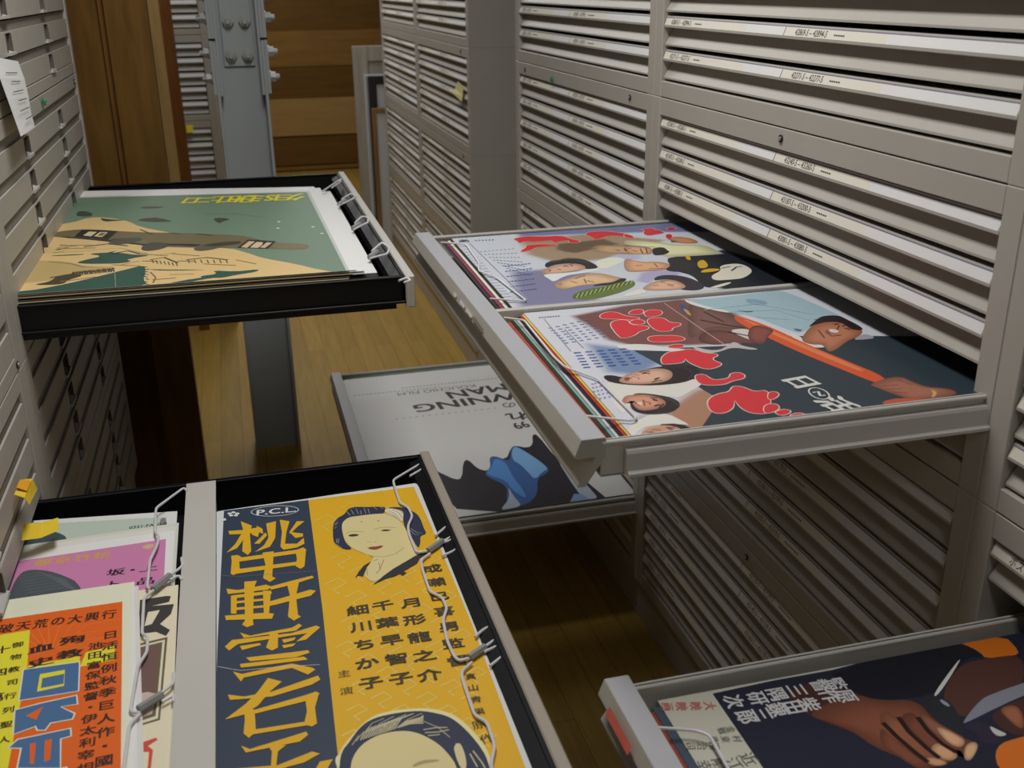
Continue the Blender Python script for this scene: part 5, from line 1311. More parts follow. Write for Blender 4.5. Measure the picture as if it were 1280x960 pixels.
  ('l',(104,124,186),22,[-2780,996,-2717,992]),
  ('l',(71,104,186),26,[-3408,435,-3305,425]),
  ('l',(71,104,186),26,[-3421,309,-3318,299]),
  ('l',(71,104,186),26,[-3434,185,-3332,176]),
  ('l',(71,104,186),26,[-3446,64,-3345,54]),
  ('l',(71,104,186),26,[-3459,-56,-3358,-66]),
  ('l',(71,104,186),26,[-3471,-174,-3371,-184]),
  ('l',(71,104,186),26,[-3240,427,-3136,417]),
  ('l',(71,104,186),26,[-3251,300,-3148,290]),
  ('l',(71,104,186),26,[-3262,175,-3159,165]),
  ('l',(71,104,186),26,[-3272,52,-3171,42]),
  ('l',(71,104,186),26,[-3282,-69,-3182,-79]),
  ('l',(71,104,186),26,[-3292,-188,-3193,-198]),
  ('l',(71,104,186),26,[-3071,419,-2967,410]),
  ('l',(71,104,186),26,[-3080,291,-2977,281]),
  ('l',(71,104,186),26,[-3089,165,-2986,155]),
  ('l',(71,104,186),26,[-3097,41,-2995,31]),
  ('l',(71,104,186),26,[-3105,-81,-3004,-91]),
  ('l',(71,104,186),26,[-3114,-202,-3013,-212]),
  ('l',(71,104,186),26,[-2902,411,-2797,402]),
  ('l',(71,104,186),26,[-2908,282,-2805,272]),
  ('l',(71,104,186),26,[-2915,155,-2812,145]),
  ('l',(71,104,186),26,[-2921,29,-2819,19]),
  ('l',(71,104,186),26,[-2928,-94,-2826,-104]),
  ('l',(71,104,186),26,[-2934,-216,-2833,-226]),
  ('l',(71,104,186),26,[-2731,404,-2626,394]),
  ('l',(71,104,186),26,[-2736,273,-2632,263]),
  ('l',(71,104,186),26,[-2740,144,-2637,134]),
  ('l',(71,104,186),26,[-2745,18,-2642,8]),
  ('l',(71,104,186),26,[-2749,-107,-2648,-117]),
  ('l',(71,104,186),26,[-2754,-229,-2653,-240]),
  ('l',(87,113,188),22,[-3571,-798,-3539,-796]),
  ('l',(87,113,188),22,[-3522,-783,-3490,-780]),
  ('l',(87,113,188),22,[-3472,-767,-3441,-765]),
  ('l',(87,113,188),22,[-3423,-752,-3391,-749]),
  ('l',(87,113,188),22,[-3605,-930,-3574,-927]),
  ('l',(87,113,188),22,[-3552,-916,-3521,-914]),
  ('l',(87,113,188),22,[-3499,-902,-3467,-900]),
  ('l',(87,113,188),22,[-3445,-889,-3414,-886]),
  ('l',(87,113,188),22,[-3639,-1059,-3608,-1057]),
  ('l',(87,113,188),22,[-3582,-1047,-3551,-1045]),
  ('l',(87,113,188),22,[-3524,-1035,-3493,-1033]),
  ('l',(87,113,188),22,[-3467,-1023,-3436,-1021]),
  ('l',(87,113,188),22,[-3672,-1186,-3642,-1184]),
  ('l',(87,113,188),22,[-3611,-1176,-3580,-1173]),
  ('l',(87,113,188),22,[-3550,-1165,-3519,-1163]),
  ('l',(87,113,188),22,[-3488,-1155,-3457,-1153]),
  ('l',(87,113,188),22,[-3705,-1311,-3675,-1308]),
  ('l',(87,113,188),22,[-3640,-1302,-3609,-1300]),
  ('l',(87,113,188),22,[-3575,-1293,-3544,-1291]),
  ('l',(87,113,188),22,[-3509,-1284,-3478,-1282]),
  ('l',(81,83,86),30,[-3420,2161,-3391,2161]),
  ('l',(81,83,86),30,[-3375,2160,-3347,2160]),
  ('l',(81,83,86),30,[-3331,2159,-3303,2159]),
  ('l',(81,83,86),30,[-3287,2158,-3258,2158]),
  ('l',(81,83,86),30,[-3243,2157,-3214,2157]),
  ('l',(81,83,86),30,[-3198,2156,-3170,2156]),
  ('l',(81,83,86),30,[-3154,2155,-3125,2155]),
  ('l',(81,83,86),30,[-3109,2154,-3081,2154]),
  ('l',(168,168,177),12,[-3360,2057,-3426,525]),
  ('l',(168,168,177),12,[-3207,1516,-3209,603]),
  ('s',(191,188,177),5,[-3286,-1912,-3158,-2015,-3364,-2333,-3488,-2327,-3482,-2049]),
 ]),
 'white':dict(z=-1.2110,quad=((0.268, 3.205), (1.0, 3.205), (1.0, 2.19), (0.268, 2.19)),base=(230, 229, 228),items=[
  ('s',(238,238,238),40,[-3670,5292,1283,5324,1460,4362,-709,3666,-3858,3002]),
  ('p',(49,46,55),0,[-2056,-2344,-1964,-2497,-1844,-2702,-1696,-2959,-1578,-3070,-1490,-3035,-1386,-2782,-1268,-2312,-1169,-2039,-1091,-1963,-1019,-2096,-954,-2438,-865,-2660,-752,-2762,-642,-2714,-532,-2517,-478,-2320,-476,-2124,-434,-1998,-350,-1943,-247,-2006,-124,-2186,20,-2099,184,-1743,304,-1534,378,-1472,492,-1505,644,-1633,773,-1642,877,-1533,965,-1327,1036,-1026,1111,-868,1190,-855,1241,-1270,1266,-2112,1398,-3093,1636,-4210,1784,-5054,1786,-5075,-1007,-5075,-1932,-4655,-2010,-4304,-2062,-3664,-2089,-2733]),
  ('c',(66,106,173),0,[-476,-2026,-308,-1915,-69,-2302,42,-2308,267,-1565,462,-1483,702,-2367,940,-3084,734,-3400,441,-3561,212,-4439,-177,-4888,-614,-4981,-649,-4531,-405,-3797,-741,-3220,-837,-2947,-558,-2587]),
  ('c',(132,186,238),0,[294,-1573,482,-1516,940,-3084,667,-3256,358,-3659,311,-3154,236,-2624,94,-2323]),
  ('c',(92,151,223),0,[-837,-2947,-533,-2595,-345,-2064,-94,-2399,-157,-3266,-89,-4006,-120,-4683,-364,-4043,-368,-3449]),
  ('c',(186,198,218),0,[-405,-3797,-421,-4257,-385,-4607,-349,-4949,-722,-5004,-924,-5000,-526,-4454]),
  ('p',(186,198,218),0,[1309,-2705,1370,-3046,1440,-3474,1520,-3987,1572,-4478,1598,-4946,1554,-5075,1340,-5075,1258,-4937,1222,-4642,1223,-4005,1260,-3024]),
  ('p',(137,173,218),0,[1280,-4741,1382,-5075,859,-5075,860,-5070,1090,-4687]),
  ('t',(76,73,76),['DROWNING','h',60,1.25,1],[3329,2331,-1471,2018]),
  ('t',(76,73,76),['MAN','h',60,1.3,1],[990,2983,-299,2823]),
  ('t',(120,118,120),['KOUCHIO FILM','h',26,1.2,0],[280,3375,-2029,3332]),
  ('l',(149,146,149),50,[1322,3819,1248,3822]),
  ('l',(149,146,149),50,[1202,3819,1128,3822]),
  ('l',(149,146,149),50,[1082,3819,1008,3822]),
  ('l',(149,146,149),50,[962,3819,889,3822]),
  ('l',(149,146,149),50,[842,3819,769,3822]),
  ('l',(149,146,149),50,[723,3819,650,3822]),
  ('l',(149,146,149),50,[604,3819,531,3822]),
  ('l',(149,146,149),50,[485,3819,412,3822]),
  ('l',(149,146,149),50,[366,3819,293,3822]),
  ('l',(149,146,149),50,[248,3819,175,3822]),
  ('l',(149,146,149),50,[129,3819,57,3822]),
  ('l',(149,146,149),50,[11,3819,-61,3822]),
  ('l',(149,146,149),50,[-107,3819,-179,3822]),
  ('l',(149,146,149),50,[-225,3819,-297,3822]),
  ('l',(149,146,149),50,[-342,3819,-414,3822]),
  ('l',(149,146,149),50,[-459,3819,-531,3822]),
  ('l',(149,146,149),50,[-577,3820,-649,3822]),
  ('l',(149,146,149),50,[-694,3820,-765,3822]),
  ('l',(149,146,149),50,[-810,3820,-882,3822]),
  ('l',(149,146,149),50,[-927,3820,-999,3822]),
  ('l',(149,146,149),50,[-1043,3820,-1115,3822]),
  ('l',(149,146,149),50,[-1160,3820,-1231,3822]),
  ('l',(149,146,149),50,[-1276,3820,-1347,3822]),
  ('l',(149,146,149),50,[-1392,3820,-1463,3822]),
  ('l',(149,146,149),50,[-1507,3820,-1578,3822]),
  ('l',(149,146,149),50,[-1623,3820,-1694,3822]),
  ('l',(149,146,149),50,[-1738,3820,-1809,3822]),
  ('l',(149,146,149),50,[-1853,3820,-1924,3822]),
  ('l',(159,156,159),50,[-727,3580,-804,3584]),
  ('l',(159,156,159),50,[-857,3581,-934,3585]),
  ('l',(159,156,159),50,[-987,3581,-1064,3586]),
  ('l',(159,156,159),50,[-1117,3582,-1194,3587]),
  ('l',(159,156,159),50,[-1247,3583,-1323,3588]),
  ('l',(159,156,159),50,[-1376,3584,-1453,3588]),
  ('l',(159,156,159),50,[-1505,3585,-1582,3589]),
  ('l',(159,156,159),50,[-1634,3586,-1711,3590]),
  ('l',(159,156,159),50,[-1763,3586,-1839,3591]),
  ('l',(159,156,159),50,[-1891,3587,-1968,3592]),
  ('l',(159,156,159),50,[-2020,3588,-2096,3593]),
  ('l',(159,156,159),50,[-2148,3589,-2224,3593]),
  ('l',(159,156,159),50,[-2275,3590,-2351,3594]),
  ('l',(159,156,159),50,[-2403,3591,-2479,3595]),
  ('l',(159,156,159),50,[-2530,3591,-2606,3596]),
  ('l',(159,156,159),50,[-2657,3592,-2733,3597]),
  ('l',(159,156,159),50,[-2784,3593,-2860,3598]),
  ('l',(159,156,159),50,[-2911,3594,-2986,3598]),
  ('l',(159,156,159),50,[-3037,3595,-3113,3599]),
  ('l',(159,156,159),50,[-3164,3596,-3239,3600]),
  ('l',(159,156,159),50,[-3290,3596,-3365,3601]),
  ('l',(159,156,159),50,[-3415,3597,-3490,3602]),
  ('l',(173,171,173),60,[572,1370,510,1371]),
  ('l',(173,171,173),60,[367,1369,305,1371]),
  ('l',(173,171,173),60,[163,1369,101,1370]),
  ('l',(173,171,173),60,[-41,1368,-103,1370]),
  ('l',(173,171,173),60,[-244,1367,-306,1369]),
  ('l',(173,171,173),60,[-447,1367,-508,1369]),
  ('l',(173,171,173),60,[-649,1366,-710,1368]),
  ('l',(173,171,173),60,[-850,1366,-911,1368]),
  ('l',(173,171,173),60,[-1051,1365,-1112,1367]),
  ('l',(173,171,173),60,[-1251,1365,-1311,1367]),
  ('l',(173,171,173),60,[-1450,1364,-1511,1366]),
  ('l',(173,171,173),60,[-1649,1364,-1709,1365]),
  ('l',(173,171,173),60,[-1847,1363,-1907,1365]),
  ('l',(173,171,173),60,[-2045,1363,-2105,1364]),
  ('l',(173,171,173),60,[-2242,1362,-2302,1364]),
  ('l',(173,171,173),60,[-2438,1362,-2498,1363]),
  ('t',(76,73,76),['れ','h',70,1,1],[1015,559,954,561]),
  ('t',(76,73,76),['99','h',44,1,1],[1063,-95,845,-138]),
  ('t',(76,73,76),['の','h',50,1,0],[1014,1490,951,1492]),
 ]),
 'hands':dict(z=-0.7820,quad=((0.411, 0.916), (1.136, 0.916), (1.136, 0.4), (0.411, 0.4)),base=(204, 203, 188),items=[
  ('p',(44,47,64),0,[-2958,2526,-2119,2554,-1374,2546,-1010,2580,1981,2580,2207,2263,-302,-468,-3109,310,-2973,1248]),
  ('c',(76,49,47),0,[-2155,2293,-1683,2432,-1372,2112,-1278,2009,-962,1846,-1494,1355,-1797,1508,-2112,1912]),
  ('p',(36,36,45),0,[-932,2567,-855,2580,428,2580,450,2565,530,2451,555,2316,522,2272,429,2318,250,2257,-18,2087,-243,1951,-426,1848,-676,1818,-992,1859,-1188,1914,-1262,1982,-1346,2126,-1436,2345,-1403,2473,-1246,2510]),
  ('p',(218,117,38),0,[980,2580,1094,2507,1066,2328,1021,2226,957,2202,832,2199,648,2220,561,2266,572,2336,558,2421,516,2519,472,2580]),
  ('c',(89,60,54),0,[185,2230,592,2241,1071,2191,610,1633,121,1468,-390,1323,-518,1574,-291,1886]),
  ('c',(218,218,212),0,[238,2320,228,2281,-451,1778,-518,1797]),
  ('g',(106,65,51),(140,86,68),[-2112,1912,-1382,2096,-1150,1880,-729,1799,-757,1426,-668,1125,-521,950,-767,759,-829,777,-771,954,-931,805,-1153,772,-1293,780,-1511,1031,-1670,1238,-1733,1490,-1922,1716]),
  ('g',(117,74,57),(155,99,75),[-1256,1719,-1162,1693,-1123,1481,-1080,1177,-1086,969,-1037,819,-1063,760,-1215,791,-1271,907,-1343,1157,-1358,1399,-1367,1549]),
  ('g',(104,63,49),(138,84,65),[-1395,1507,-1382,1309,-1324,1081,-1254,857,-1242,776,-1375,758,-1455,891,-1512,1088,-1581,1223]),
  ('g',(100,61,49),(132,81,65),[-1112,1578,-930,1628,-896,1517,-950,1285,-914,1037,-844,902,-893,824,-1023,815,-1100,950,-1140,1194]),
  ('g',(174,134,102),(231,178,136),[-1103,1020,-974,1100,-899,1032,-852,904,-896,825,-1011,807,-1083,877]),
  ('g',(168,126,94),(223,167,125),[-1271,907,-1157,920,-1059,837,-1046,788,-1128,766,-1229,795]),
  ('g',(115,76,61),(153,101,81),[-837,1602,-789,1513,-756,1378,-603,1092,-659,989,-787,943,-855,1044,-905,1272,-924,1425]),
  ('g',(180,140,111),(236,186,147),[-831,1300,-755,1304,-633,1076,-677,994,-779,953,-848,1053]),
  ('g',(180,142,111),(236,189,147),[-691,975,-558,1008,-543,933,-762,765,-834,763,-821,827]),
  ('l',(49,34,33),60,[-1112,1578,-1147,1340,-1119,1047,-1083,877]),
  ('l',(49,34,33),60,[-904,1519,-935,1281,-914,1060,-852,904]),
  ('l',(49,34,33),60,[-1337,1540,-1322,1293,-1276,999,-1239,853]),
  ('c',(49,51,57),0,[-660,1787,-558,1839,-416,1745,-386,1579,-482,1301,-603,1092,-663,1157,-726,1370,-744,1576]),
  ('c',(161,160,175),0,[-447,1728,-417,1588,-464,1575,-495,1688]),
  ('c',(137,141,154),0,[-30,1585,176,1640,711,1721,1356,1779,1187,1587,555,1534,-82,1380,-412,1294,-509,1286]),
  ('c',(80,54,50),0,[-105,1350,530,1503,801,1465,282,859,-56,954,-135,1113]),
  ('g',(129,82,61),(171,108,81),[74,1409,320,1413,262,1212,75,985,42,1202]),
  ('c',(55,51,71),0,[-562,1232,-435,1128,-500,977,-396,882,-204,962,-219,1205,-325,1305]),
  ('c',(208,205,199),0,[-230,1191,-179,1090,-118,988,-278,999]),
  ('c',(230,121,47),0,[-406,885,29,930,589,910,-171,48,-643,476]),
  ('t',(210,210,212),['監','v',25,0.95,1],[-1460,2291,-1486,2292]),
  ('t',(210,210,212),['督','v',25,0.95,1],[-1658,2315,-1684,2316]),
  ('t',(210,210,212),['三','v',25,0.95,1],[-1976,2312,-2002,2313]),
  ('t',(210,210,212),['隅','v',25,0.95,1],[-2238,2309,-2263,2310]),
  ('t',(210,210,212),['研','v',25,0.95,1],[-2497,2306,-2522,2307]),
  ('t',(210,210,212),['次','v',25,0.95,1],[-2780,2325,-2805,2327]),
  ('t',(210,210,212),['原','v',25,0.95,1],[-1479,2066,-1504,2067]),
  ('t',(210,210,212),['作','v',25,0.95,1],[-1662,2110,-1687,2111]),
  ('t',(210,210,212),['柴','v',25,0.95,1],[-1964,2045,-1989,2046]),
  ('t',(210,210,212),['田','v',25,0.95,1],[-2168,2047,-2193,2048]),
  ('t',(210,210,212),['錬','v',25,0.95,1],[-2354,2059,-2379,2060]),
  ('t',(210,210,212),['三','v',25,0.95,1],[-2570,2033,-2595,2034]),
  ('t',(210,210,212),['郎','v',25,0.95,1],[-2772,2039,-2796,2040]),
  ('t',(198,117,113),['大映映画','v',15,1.0,1],[-3081,2328,-3565,2446]),
  ('t',(106,105,96),['金戦','v',11,1,0],[-3029,1894,-3136,1899]),
  ('t',(106,105,96),['村東後','v',11,1,0],[-3034,1735,-3285,1788]),
  ('t',(106,105,96),['近江','v',20,1,0],[-3053,1412,-3242,1386]),
  ('t',(106,105,96),['用治司','v',13,1,0],[-3327,1700,-3579,1770]),
  ('t',(106,105,96),['剛幸','v',18,1,0],[-3386,1426,-3563,1444]),
 ]),
}

# ------------------------------------------------------------------ posters
def lin(h): return [(v / 255) ** 2.2 for v in h]
STEP = .000005
def inside_dist(px, py, P):
    """signed distance (positive inside) from a point to a polygon, 0.1 mm units"""
    ins = False; dm = 1e18; n = len(P)
    for i in range(n):
        x0, y0 = P[i - 1]; x1, y1 = P[i]
        if (y0 > py) != (y1 > py) and px < (x1 - x0) * (py - y0) / (y1 - y0) + x0: ins = not ins
        dx, dy = x1 - x0, y1 - y0; l = dx * dx + dy * dy; t = 0 if l == 0 else max(0, min(1, ((px - x0) * dx + (py - y0) * dy) / l))
        e = (px - x0 - t * dx) ** 2 + (py - y0 - t * dy) ** 2
        if e < dm: dm = e
    return math.sqrt(dm) * (1 if ins else -1)
def chaikin(q):
    n = len(q) // 2; o = []
    for i in range(n):
        x0, y0 = q[2 * i], q[2 * i + 1]; x1, y1 = q[(2 * i + 2) % (2 * n)], q[(2 * i + 3) % (2 * n)]
        o += [.75 * x0 + .25 * x1, .75 * y0 + .25 * y1, .25 * x0 + .75 * x1, .25 * y0 + .75 * y1]
    return o
def poster(key, label, group=None, gloss=False, thick=.0006, N=(30, 40)):
    A = ART[key]; z = A['z']; Q = A['quad']; ox = sum(q[0] for q in Q) / 4; oy = sum(q[1] for q in Q) / 4
    V = []; F = []; C = []                                   # vertices, faces, one colour per vertex
    softs = [i for i in A['items'] if i[0] == 's']
    if softs: N = (110, 130)
    nx, ny = N; base = lin(A['base'])
    sp = [(lin(c), bl * 10, [(q[k], q[k + 1]) for k in range(0, len(q), 2)]) for _, c, bl, q in softs]
    bb = [(min(p[0] for p in P) - b, max(p[0] for p in P) + b, min(p[1] for p in P) - b, max(p[1] for p in P) + b) for _, b, P in sp]
    TL, TR, BR, BL = [Vector((q[0] - ox, q[1] - oy, 0)) for q in Q]
    for j in range(ny + 1):
        for i in range(nx + 1):
            p = TL.lerp(TR, i / nx).lerp(BL.lerp(BR, i / nx), j / ny); V.append(tuple(p)); c = base; X, Y = p.x * 1e4, p.y * 1e4
            for (cc, bl, P), B in zip(sp, bb):
                if B[0] < X < B[1] and B[2] < Y < B[3]:
                    a = max(0, min(1, .5 + inside_dist(X, Y, P) / (2 * bl))); a = a * a * (3 - 2 * a)
                    if a > 0: c = [c[k] * (1 - a) + cc[k] * a for k in range(3)]
            C.append(c)
    for j in range(ny):
        for i in range(nx): a = j * (nx + 1) + i; F.append((a, a + nx + 1, a + nx + 2, a + 1))
    # paper edge
    for a, b in ((TL, TR), (TR, BR), (BR, BL), (BL, TL)):
        k = len(V); V += [tuple(a), tuple(b), (b.x, b.y, -thick), (a.x, a.y, -thick)]; C += [base] * 4; F.append((k, k + 1, k + 2, k + 3))
    zz = .00006; plain = 0
    for it in A['items']:
        kind, c, a, q = it
        if kind == 's': continue
        c = lin(c); zz += STEP
        if kind == 'c':
            for _ in range(2): q = chaikin(q)
            kind = 'p'
        if kind == 'g':                                       # printed tone fading from the rim to the middle of a shape
            for _ in range(2): q = chaikin(q)
            n = len(q) // 2; k = len(V); c2 = lin(a); cx = sum(q[0::2]) / n / 1e4; cy = sum(q[1::2]) / n / 1e4
            pts = [(q[2 * i] / 1e4, q[2 * i + 1] / 1e4) for i in range(n)]
            if sum(pts[i - 1][0] * pts[i][1] - pts[i][0] * pts[i - 1][1] for i in range(n)) < 0: pts.reverse()
            V += [(x, y, zz) for x, y in pts] + [(cx + (x - cx) * .55, cy + (y - cy) * .55, zz) for x, y in pts]; C += [c] * n + [c2] * n
            for i in range(n): F.append((k + i, k + (i + 1) % n, k + n + (i + 1) % n, k + n + i))
            F.append(tuple(range(k + n, k + 2 * n))); continue
        if kind == 'p':
            k = len(V); n = len(q) // 2; pts = [(q[2 * i] / 1e4, q[2 * i + 1] / 1e4) for i in range(n)]
            if sum(pts[i - 1][0] * pts[i][1] - pts[i][0] * pts[i - 1][1] for i in range(n)) < 0: pts.reverse()
            V += [(x, y, zz) for x, y in pts]; C += [c] * n; F.append(tuple(range(k, k + n)))
        elif kind == 'l':
            n = len(q) // 2; pts = [Vector((q[2 * i] / 1e4, q[2 * i + 1] / 1e4)) for i in range(n)]; w = a / 2e4; k = len(V)
            for i in range(n):
                d = (pts[min(i + 1, n - 1)] - pts[max(i - 1, 0)]); d = d.normalized() if d.length else Vector((1, 0)); o = Vector((-d.y, d.x)) * w
                V += [(pts[i].x + o.x, pts[i].y + o.y, zz), (pts[i].x - o.x, pts[i].y - o.y, zz)]; C += [c] * 2
                if i: F.append((k + 2 * i - 2, k + 2 * i - 1, k + 2 * i + 1, k + 2 * i))
        else:
            t, mode, size, asp, bold = a; p0 = Vector((q[0] / 1e4, q[1] / 1e4)); p1 = Vector((q[2] / 1e4, q[3] / 1e4)); d = (p1 - p0).normalized(); size /= 1000.
            if mode == 'h': R = d; U = Vector((-d.y, d.x))
            else: U = -d; R = Vector((-d.y, d.x))
            ascii_ = all(ord(ch) < 128 for ch in t); parts = []
            if ascii_:
                vs, fs = glyph_mesh(t); x0 = min(v[0] for v in vs); x1 = max(v[0] for v in vs); y0 = min(v[1] for v in vs); y1 = max(v[1] for v in vs)
                span = (p1 - p0).length * len(t) / max(1, len(t) - 1)
                parts.append((vs, fs, (x0 + x1) / 2, (y0 + y1) / 2, span / (x1 - x0), size / (y1 - y0), (p0 + p1) / 2))
            else:
                for i, ch in enumerate(t):
                    vs, fs = glyph_mesh(ch)
                    if not vs: continue
                    x0 = min(v[0] for v in vs); x1 = max(v[0] for v in vs); y0 = min(v[1] for v in vs); y1 = max(v[1] for v in vs)
                    parts.append((vs, fs, (x0 + x1) / 2, (y0 + y1) / 2, size * asp, size, p0.lerp(p1, i / max(1, len(t) - 1))))
            for vs, fs, cx, cy, sx, sy, c0 in parts:
                for ci, (dx, dy) in enumerate([(0, 0)] + [(b * .022 * sg, b2 * .012) for b in range(1, bold + 1) for sg in (-1, 1) for b2 in (-1, 1)]):
                    k = len(V)
                    for v in vs:
                        p = c0 + R * ((v[0] - cx) * sx + dx * sx) + U * ((v[1] - cy) * sy + dy * sy); V.append((p.x, p.y, zz + ci * STEP))
                    C += [c] * len(vs); F += [tuple(k + i for i in f) for f in fs]
            zz += STEP * (4 * bold + 1)
    me = bpy.data.meshes.new(key); me.from_pydata(V, [], F)
    at = me.color_attributes.new('Col', 'FLOAT_COLOR', 'POINT'); buf = []
    for c in C: buf += [c[0], c[1], c[2], 1]
    at.data.foreach_set('color', buf); me.materials.append(GLOSS if gloss else PRINT); me.update()
    return tag(link('poster', me, None, (ox, oy, z + EYE)), label, 'poster', group)

poster('plane', 'green and tan poster of propeller aircraft, on top of the pile in the black tray', 'posters in the open drawers')
poster('far', 'colour film poster of a crowd of faces in the far half of the large drawer', 'posters in the open drawers', True)
poster('near', 'film poster with red brush title and man gripping an orange rod', 'posters in the open drawers', True)
poster('white', 'white poster with upside-down lettering above blue and black rock', 'posters in the open drawers', True)
poster('yellow', 'yellow vintage poster with a dark title band and two women', 'posters in the open drawers')
poster('orange', 'orange and yellow lettered poster with blue block title', 'posters in the open drawers')
poster('pink', 'pink poster with dark hair, tucked under the orange poster', 'posters in the open drawers')
poster('palegreen', 'pale green poster under the pink one, by the yellow sticky tab', 'posters in the open drawers')
poster('cream', 'cream poster with bold black character and brown portrait, beside the orange one', 'posters in the open drawers')
poster('hands', 'dark film poster of hands drawing a sword, with white lettering', 'posters in the open drawers', True)

# plain edges of the sheets filed under each top poster: every sheet is a thing of its own
def sheet(quad, z, rgb, label, group, th=.0008, lift=0.):
    mb = MB(); m = mat('sheet_paper', rgb, .6, .3); n = 12
    TL, TR, BR, BL = [Vector((a, b, 0)) for a, b in quad]; V = []; F = []
    for j in range(n + 1):
        for i in range(n + 1):
            p = TL.lerp(TR, i / n).lerp(BL.lerp(BR, i / n), j / n); w = lift * (.5 + .5 * math.sin(i * 1.1 + j * .8)) * (1 if i in (0, n) or j in (0, n) else .3); V.append((p.x, p.y, z + w))
    k = len(V); V += [(x, y, zz - th) for x, y, zz in V]
    r = n + 1
    for j in range(n):
        for i in range(n): a = j * r + i; F += [(a, a + r, a + r + 1, a + 1), (k + a, k + a + 1, k + a + r + 1, k + a + r)]
    ring = [i for i in range(r)] + [j * r + n for j in range(1, r)] + [n * r + i for i in range(n - 1, -1, -1)] + [j * r for j in range(n - 1, 0, -1)]
    for a, b in zip(ring, ring[1:] + ring[:1]): F.append((a, b, k + b, k + a))
    mb.add(V, F, m)
    cx = sum(q[0] for q in quad) / 4; cy = sum(q[1] for q in quad) / 4
    return tag(link('poster_sheet', mb.mesh('poster_sheet', Matrix.Translation((-cx, -cy, -z))), None, (cx, cy, z + EYE)), label, 'paper', group)
W8 = (.80, .80, .78)
g = 'sheets under the aeroplane poster'
for i, (xe, yf, yn, c, nm) in enumerate(((.186, 2.66, 1.813, W8, 'topmost white sheet'), (.200, 2.65, 1.811, W8, 'second white sheet'), (.178, 2.645, 1.803, (.30, .24, .13), 'third, tan sheet'), (.222, 2.62, 1.808, W8, 'fourth white sheet'), (.172, 2.60, 1.800, (.10, .08, .05), 'dark sheet'), (.170, 2.62, 1.796, (.45, .38, .22), 'brownish lowest sheet'))):
    sheet(((-.55, yf + .16), (xe, yf), (xe + .004, yn), (-.55, yn + .01)), -.4778 - .0022 * i, c, nm + ' showing along the edge under the aeroplane poster', g, lift=.0005)
g = 'sheets under the near film poster'
for i, (xe, c, nm) in enumerate(((.4105, (.75, .55, .12), 'orange-yellow'), (.407, (.50, .05, .03), 'red'), (.4035, (.02, .02, .03), 'black'), (.400, (.66, .62, .70), 'pale lilac'), (.3965, (.22, .42, .36), 'teal'), (.3925, (.06, .035, .02), 'dark brown'), (.386, (.42, .09, .07), 'dull red'), (.379, (.62, .53, .24), 'mottled straw'))):
    sheet(((xe + (.006 if i < 6 else .001), 1.525), (1.14, 1.525), (1.14, 1.030), (xe, 1.030)), -.4955 - .0018 * i, c, nm + ' sheet edge peeping out under the red-titled film poster', g)
g = 'sheets under the crowd film poster'
for i, (xe, c, nm) in enumerate(((.407, (.03, .03, .02), 'black-green'), (.402, (.78, .76, .66), 'ivory'), (.396, (.30, .05, .10), 'maroon'), (.390, (.05, .04, .05), 'near-black'))):
    sheet(((xe + .005, 2.066), (1.14, 2.066), (1.14, 1.556), (xe, 1.556)), -.4955 - .002 * i, c, nm + ' sheet edge peeping out under the crowd of faces poster', g)
g = 'sheets under the yellow poster'
for i, (xe, yf, c, nm) in enumerate(((.252, 1.600, W8, 'first white sheet'), (.256, 1.606, (.70, .70, .58), 'cream sheet'), (.259, 1.612, W8, 'lower white sheet'))):
    sheet(((-.086, yf - .012), (xe, yf), (xe + .001, .83), (-.086, .83)), -.8098 - .0018 * i, c, nm + ' showing past the top of the yellow poster', g, lift=.0006)
g = 'sheets under the sword poster'
for i, (xe, c, nm) in enumerate(((.401, (.06, .09, .13), 'dark blue'), (.396, (.30, .06, .04), 'brick red'), (.390, (.60, .58, .46), 'ivory'), (.386, (.35, .40, .12), 'olive'))):
    sheet(((xe, .908 - .006 * i), (1.13, .908), (1.13, .41), (xe, .41)), -.7835 - .0016 * i, c, nm + ' sheet edge peeping out under the sword poster', g)
sheet(((.30, 3.225), (1.0, 3.232), (1.0, 2.21), (.30, 2.21)), -1.2155, (.05, .20, .12), 'dark green sheet edge behind the white poster in the low drawer', None, lift=.001)
sheet(((.275, 3.21), (1.0, 3.215), (1.0, 2.20), (.275, 2.20)), -1.2122, (.70, .74, .72), 'pale sheet directly under the white poster in the low drawer', None)
for q, z, c, nm in ((((-.50, 1.668), (-.152, 1.620), (-.150, 1.05), (-.5, 1.05)), -.8135, W8, 'white sheet under the pale green poster'), (((-.52, 1.549), (-.1505, 1.556), (-.148, .95), (-.52, .95)), -.8075, (.78, .78, .72), 'off-white sheet between the pink and pale green posters'),
                    (((-.52, 1.556), (-.1475, 1.570), (-.146, .95), (-.52, .95)), -.8095, (.72, .72, .64), 'cream sheet below the pink poster'), (((-.55, 1.372), (-.196, 1.376), (-.141, .68), (-.50, .68)), -.8015, (.78, .77, .74), 'white backing sheet under the orange poster')):
    sheet(q, z, c, nm + ' in the near left drawer', None)

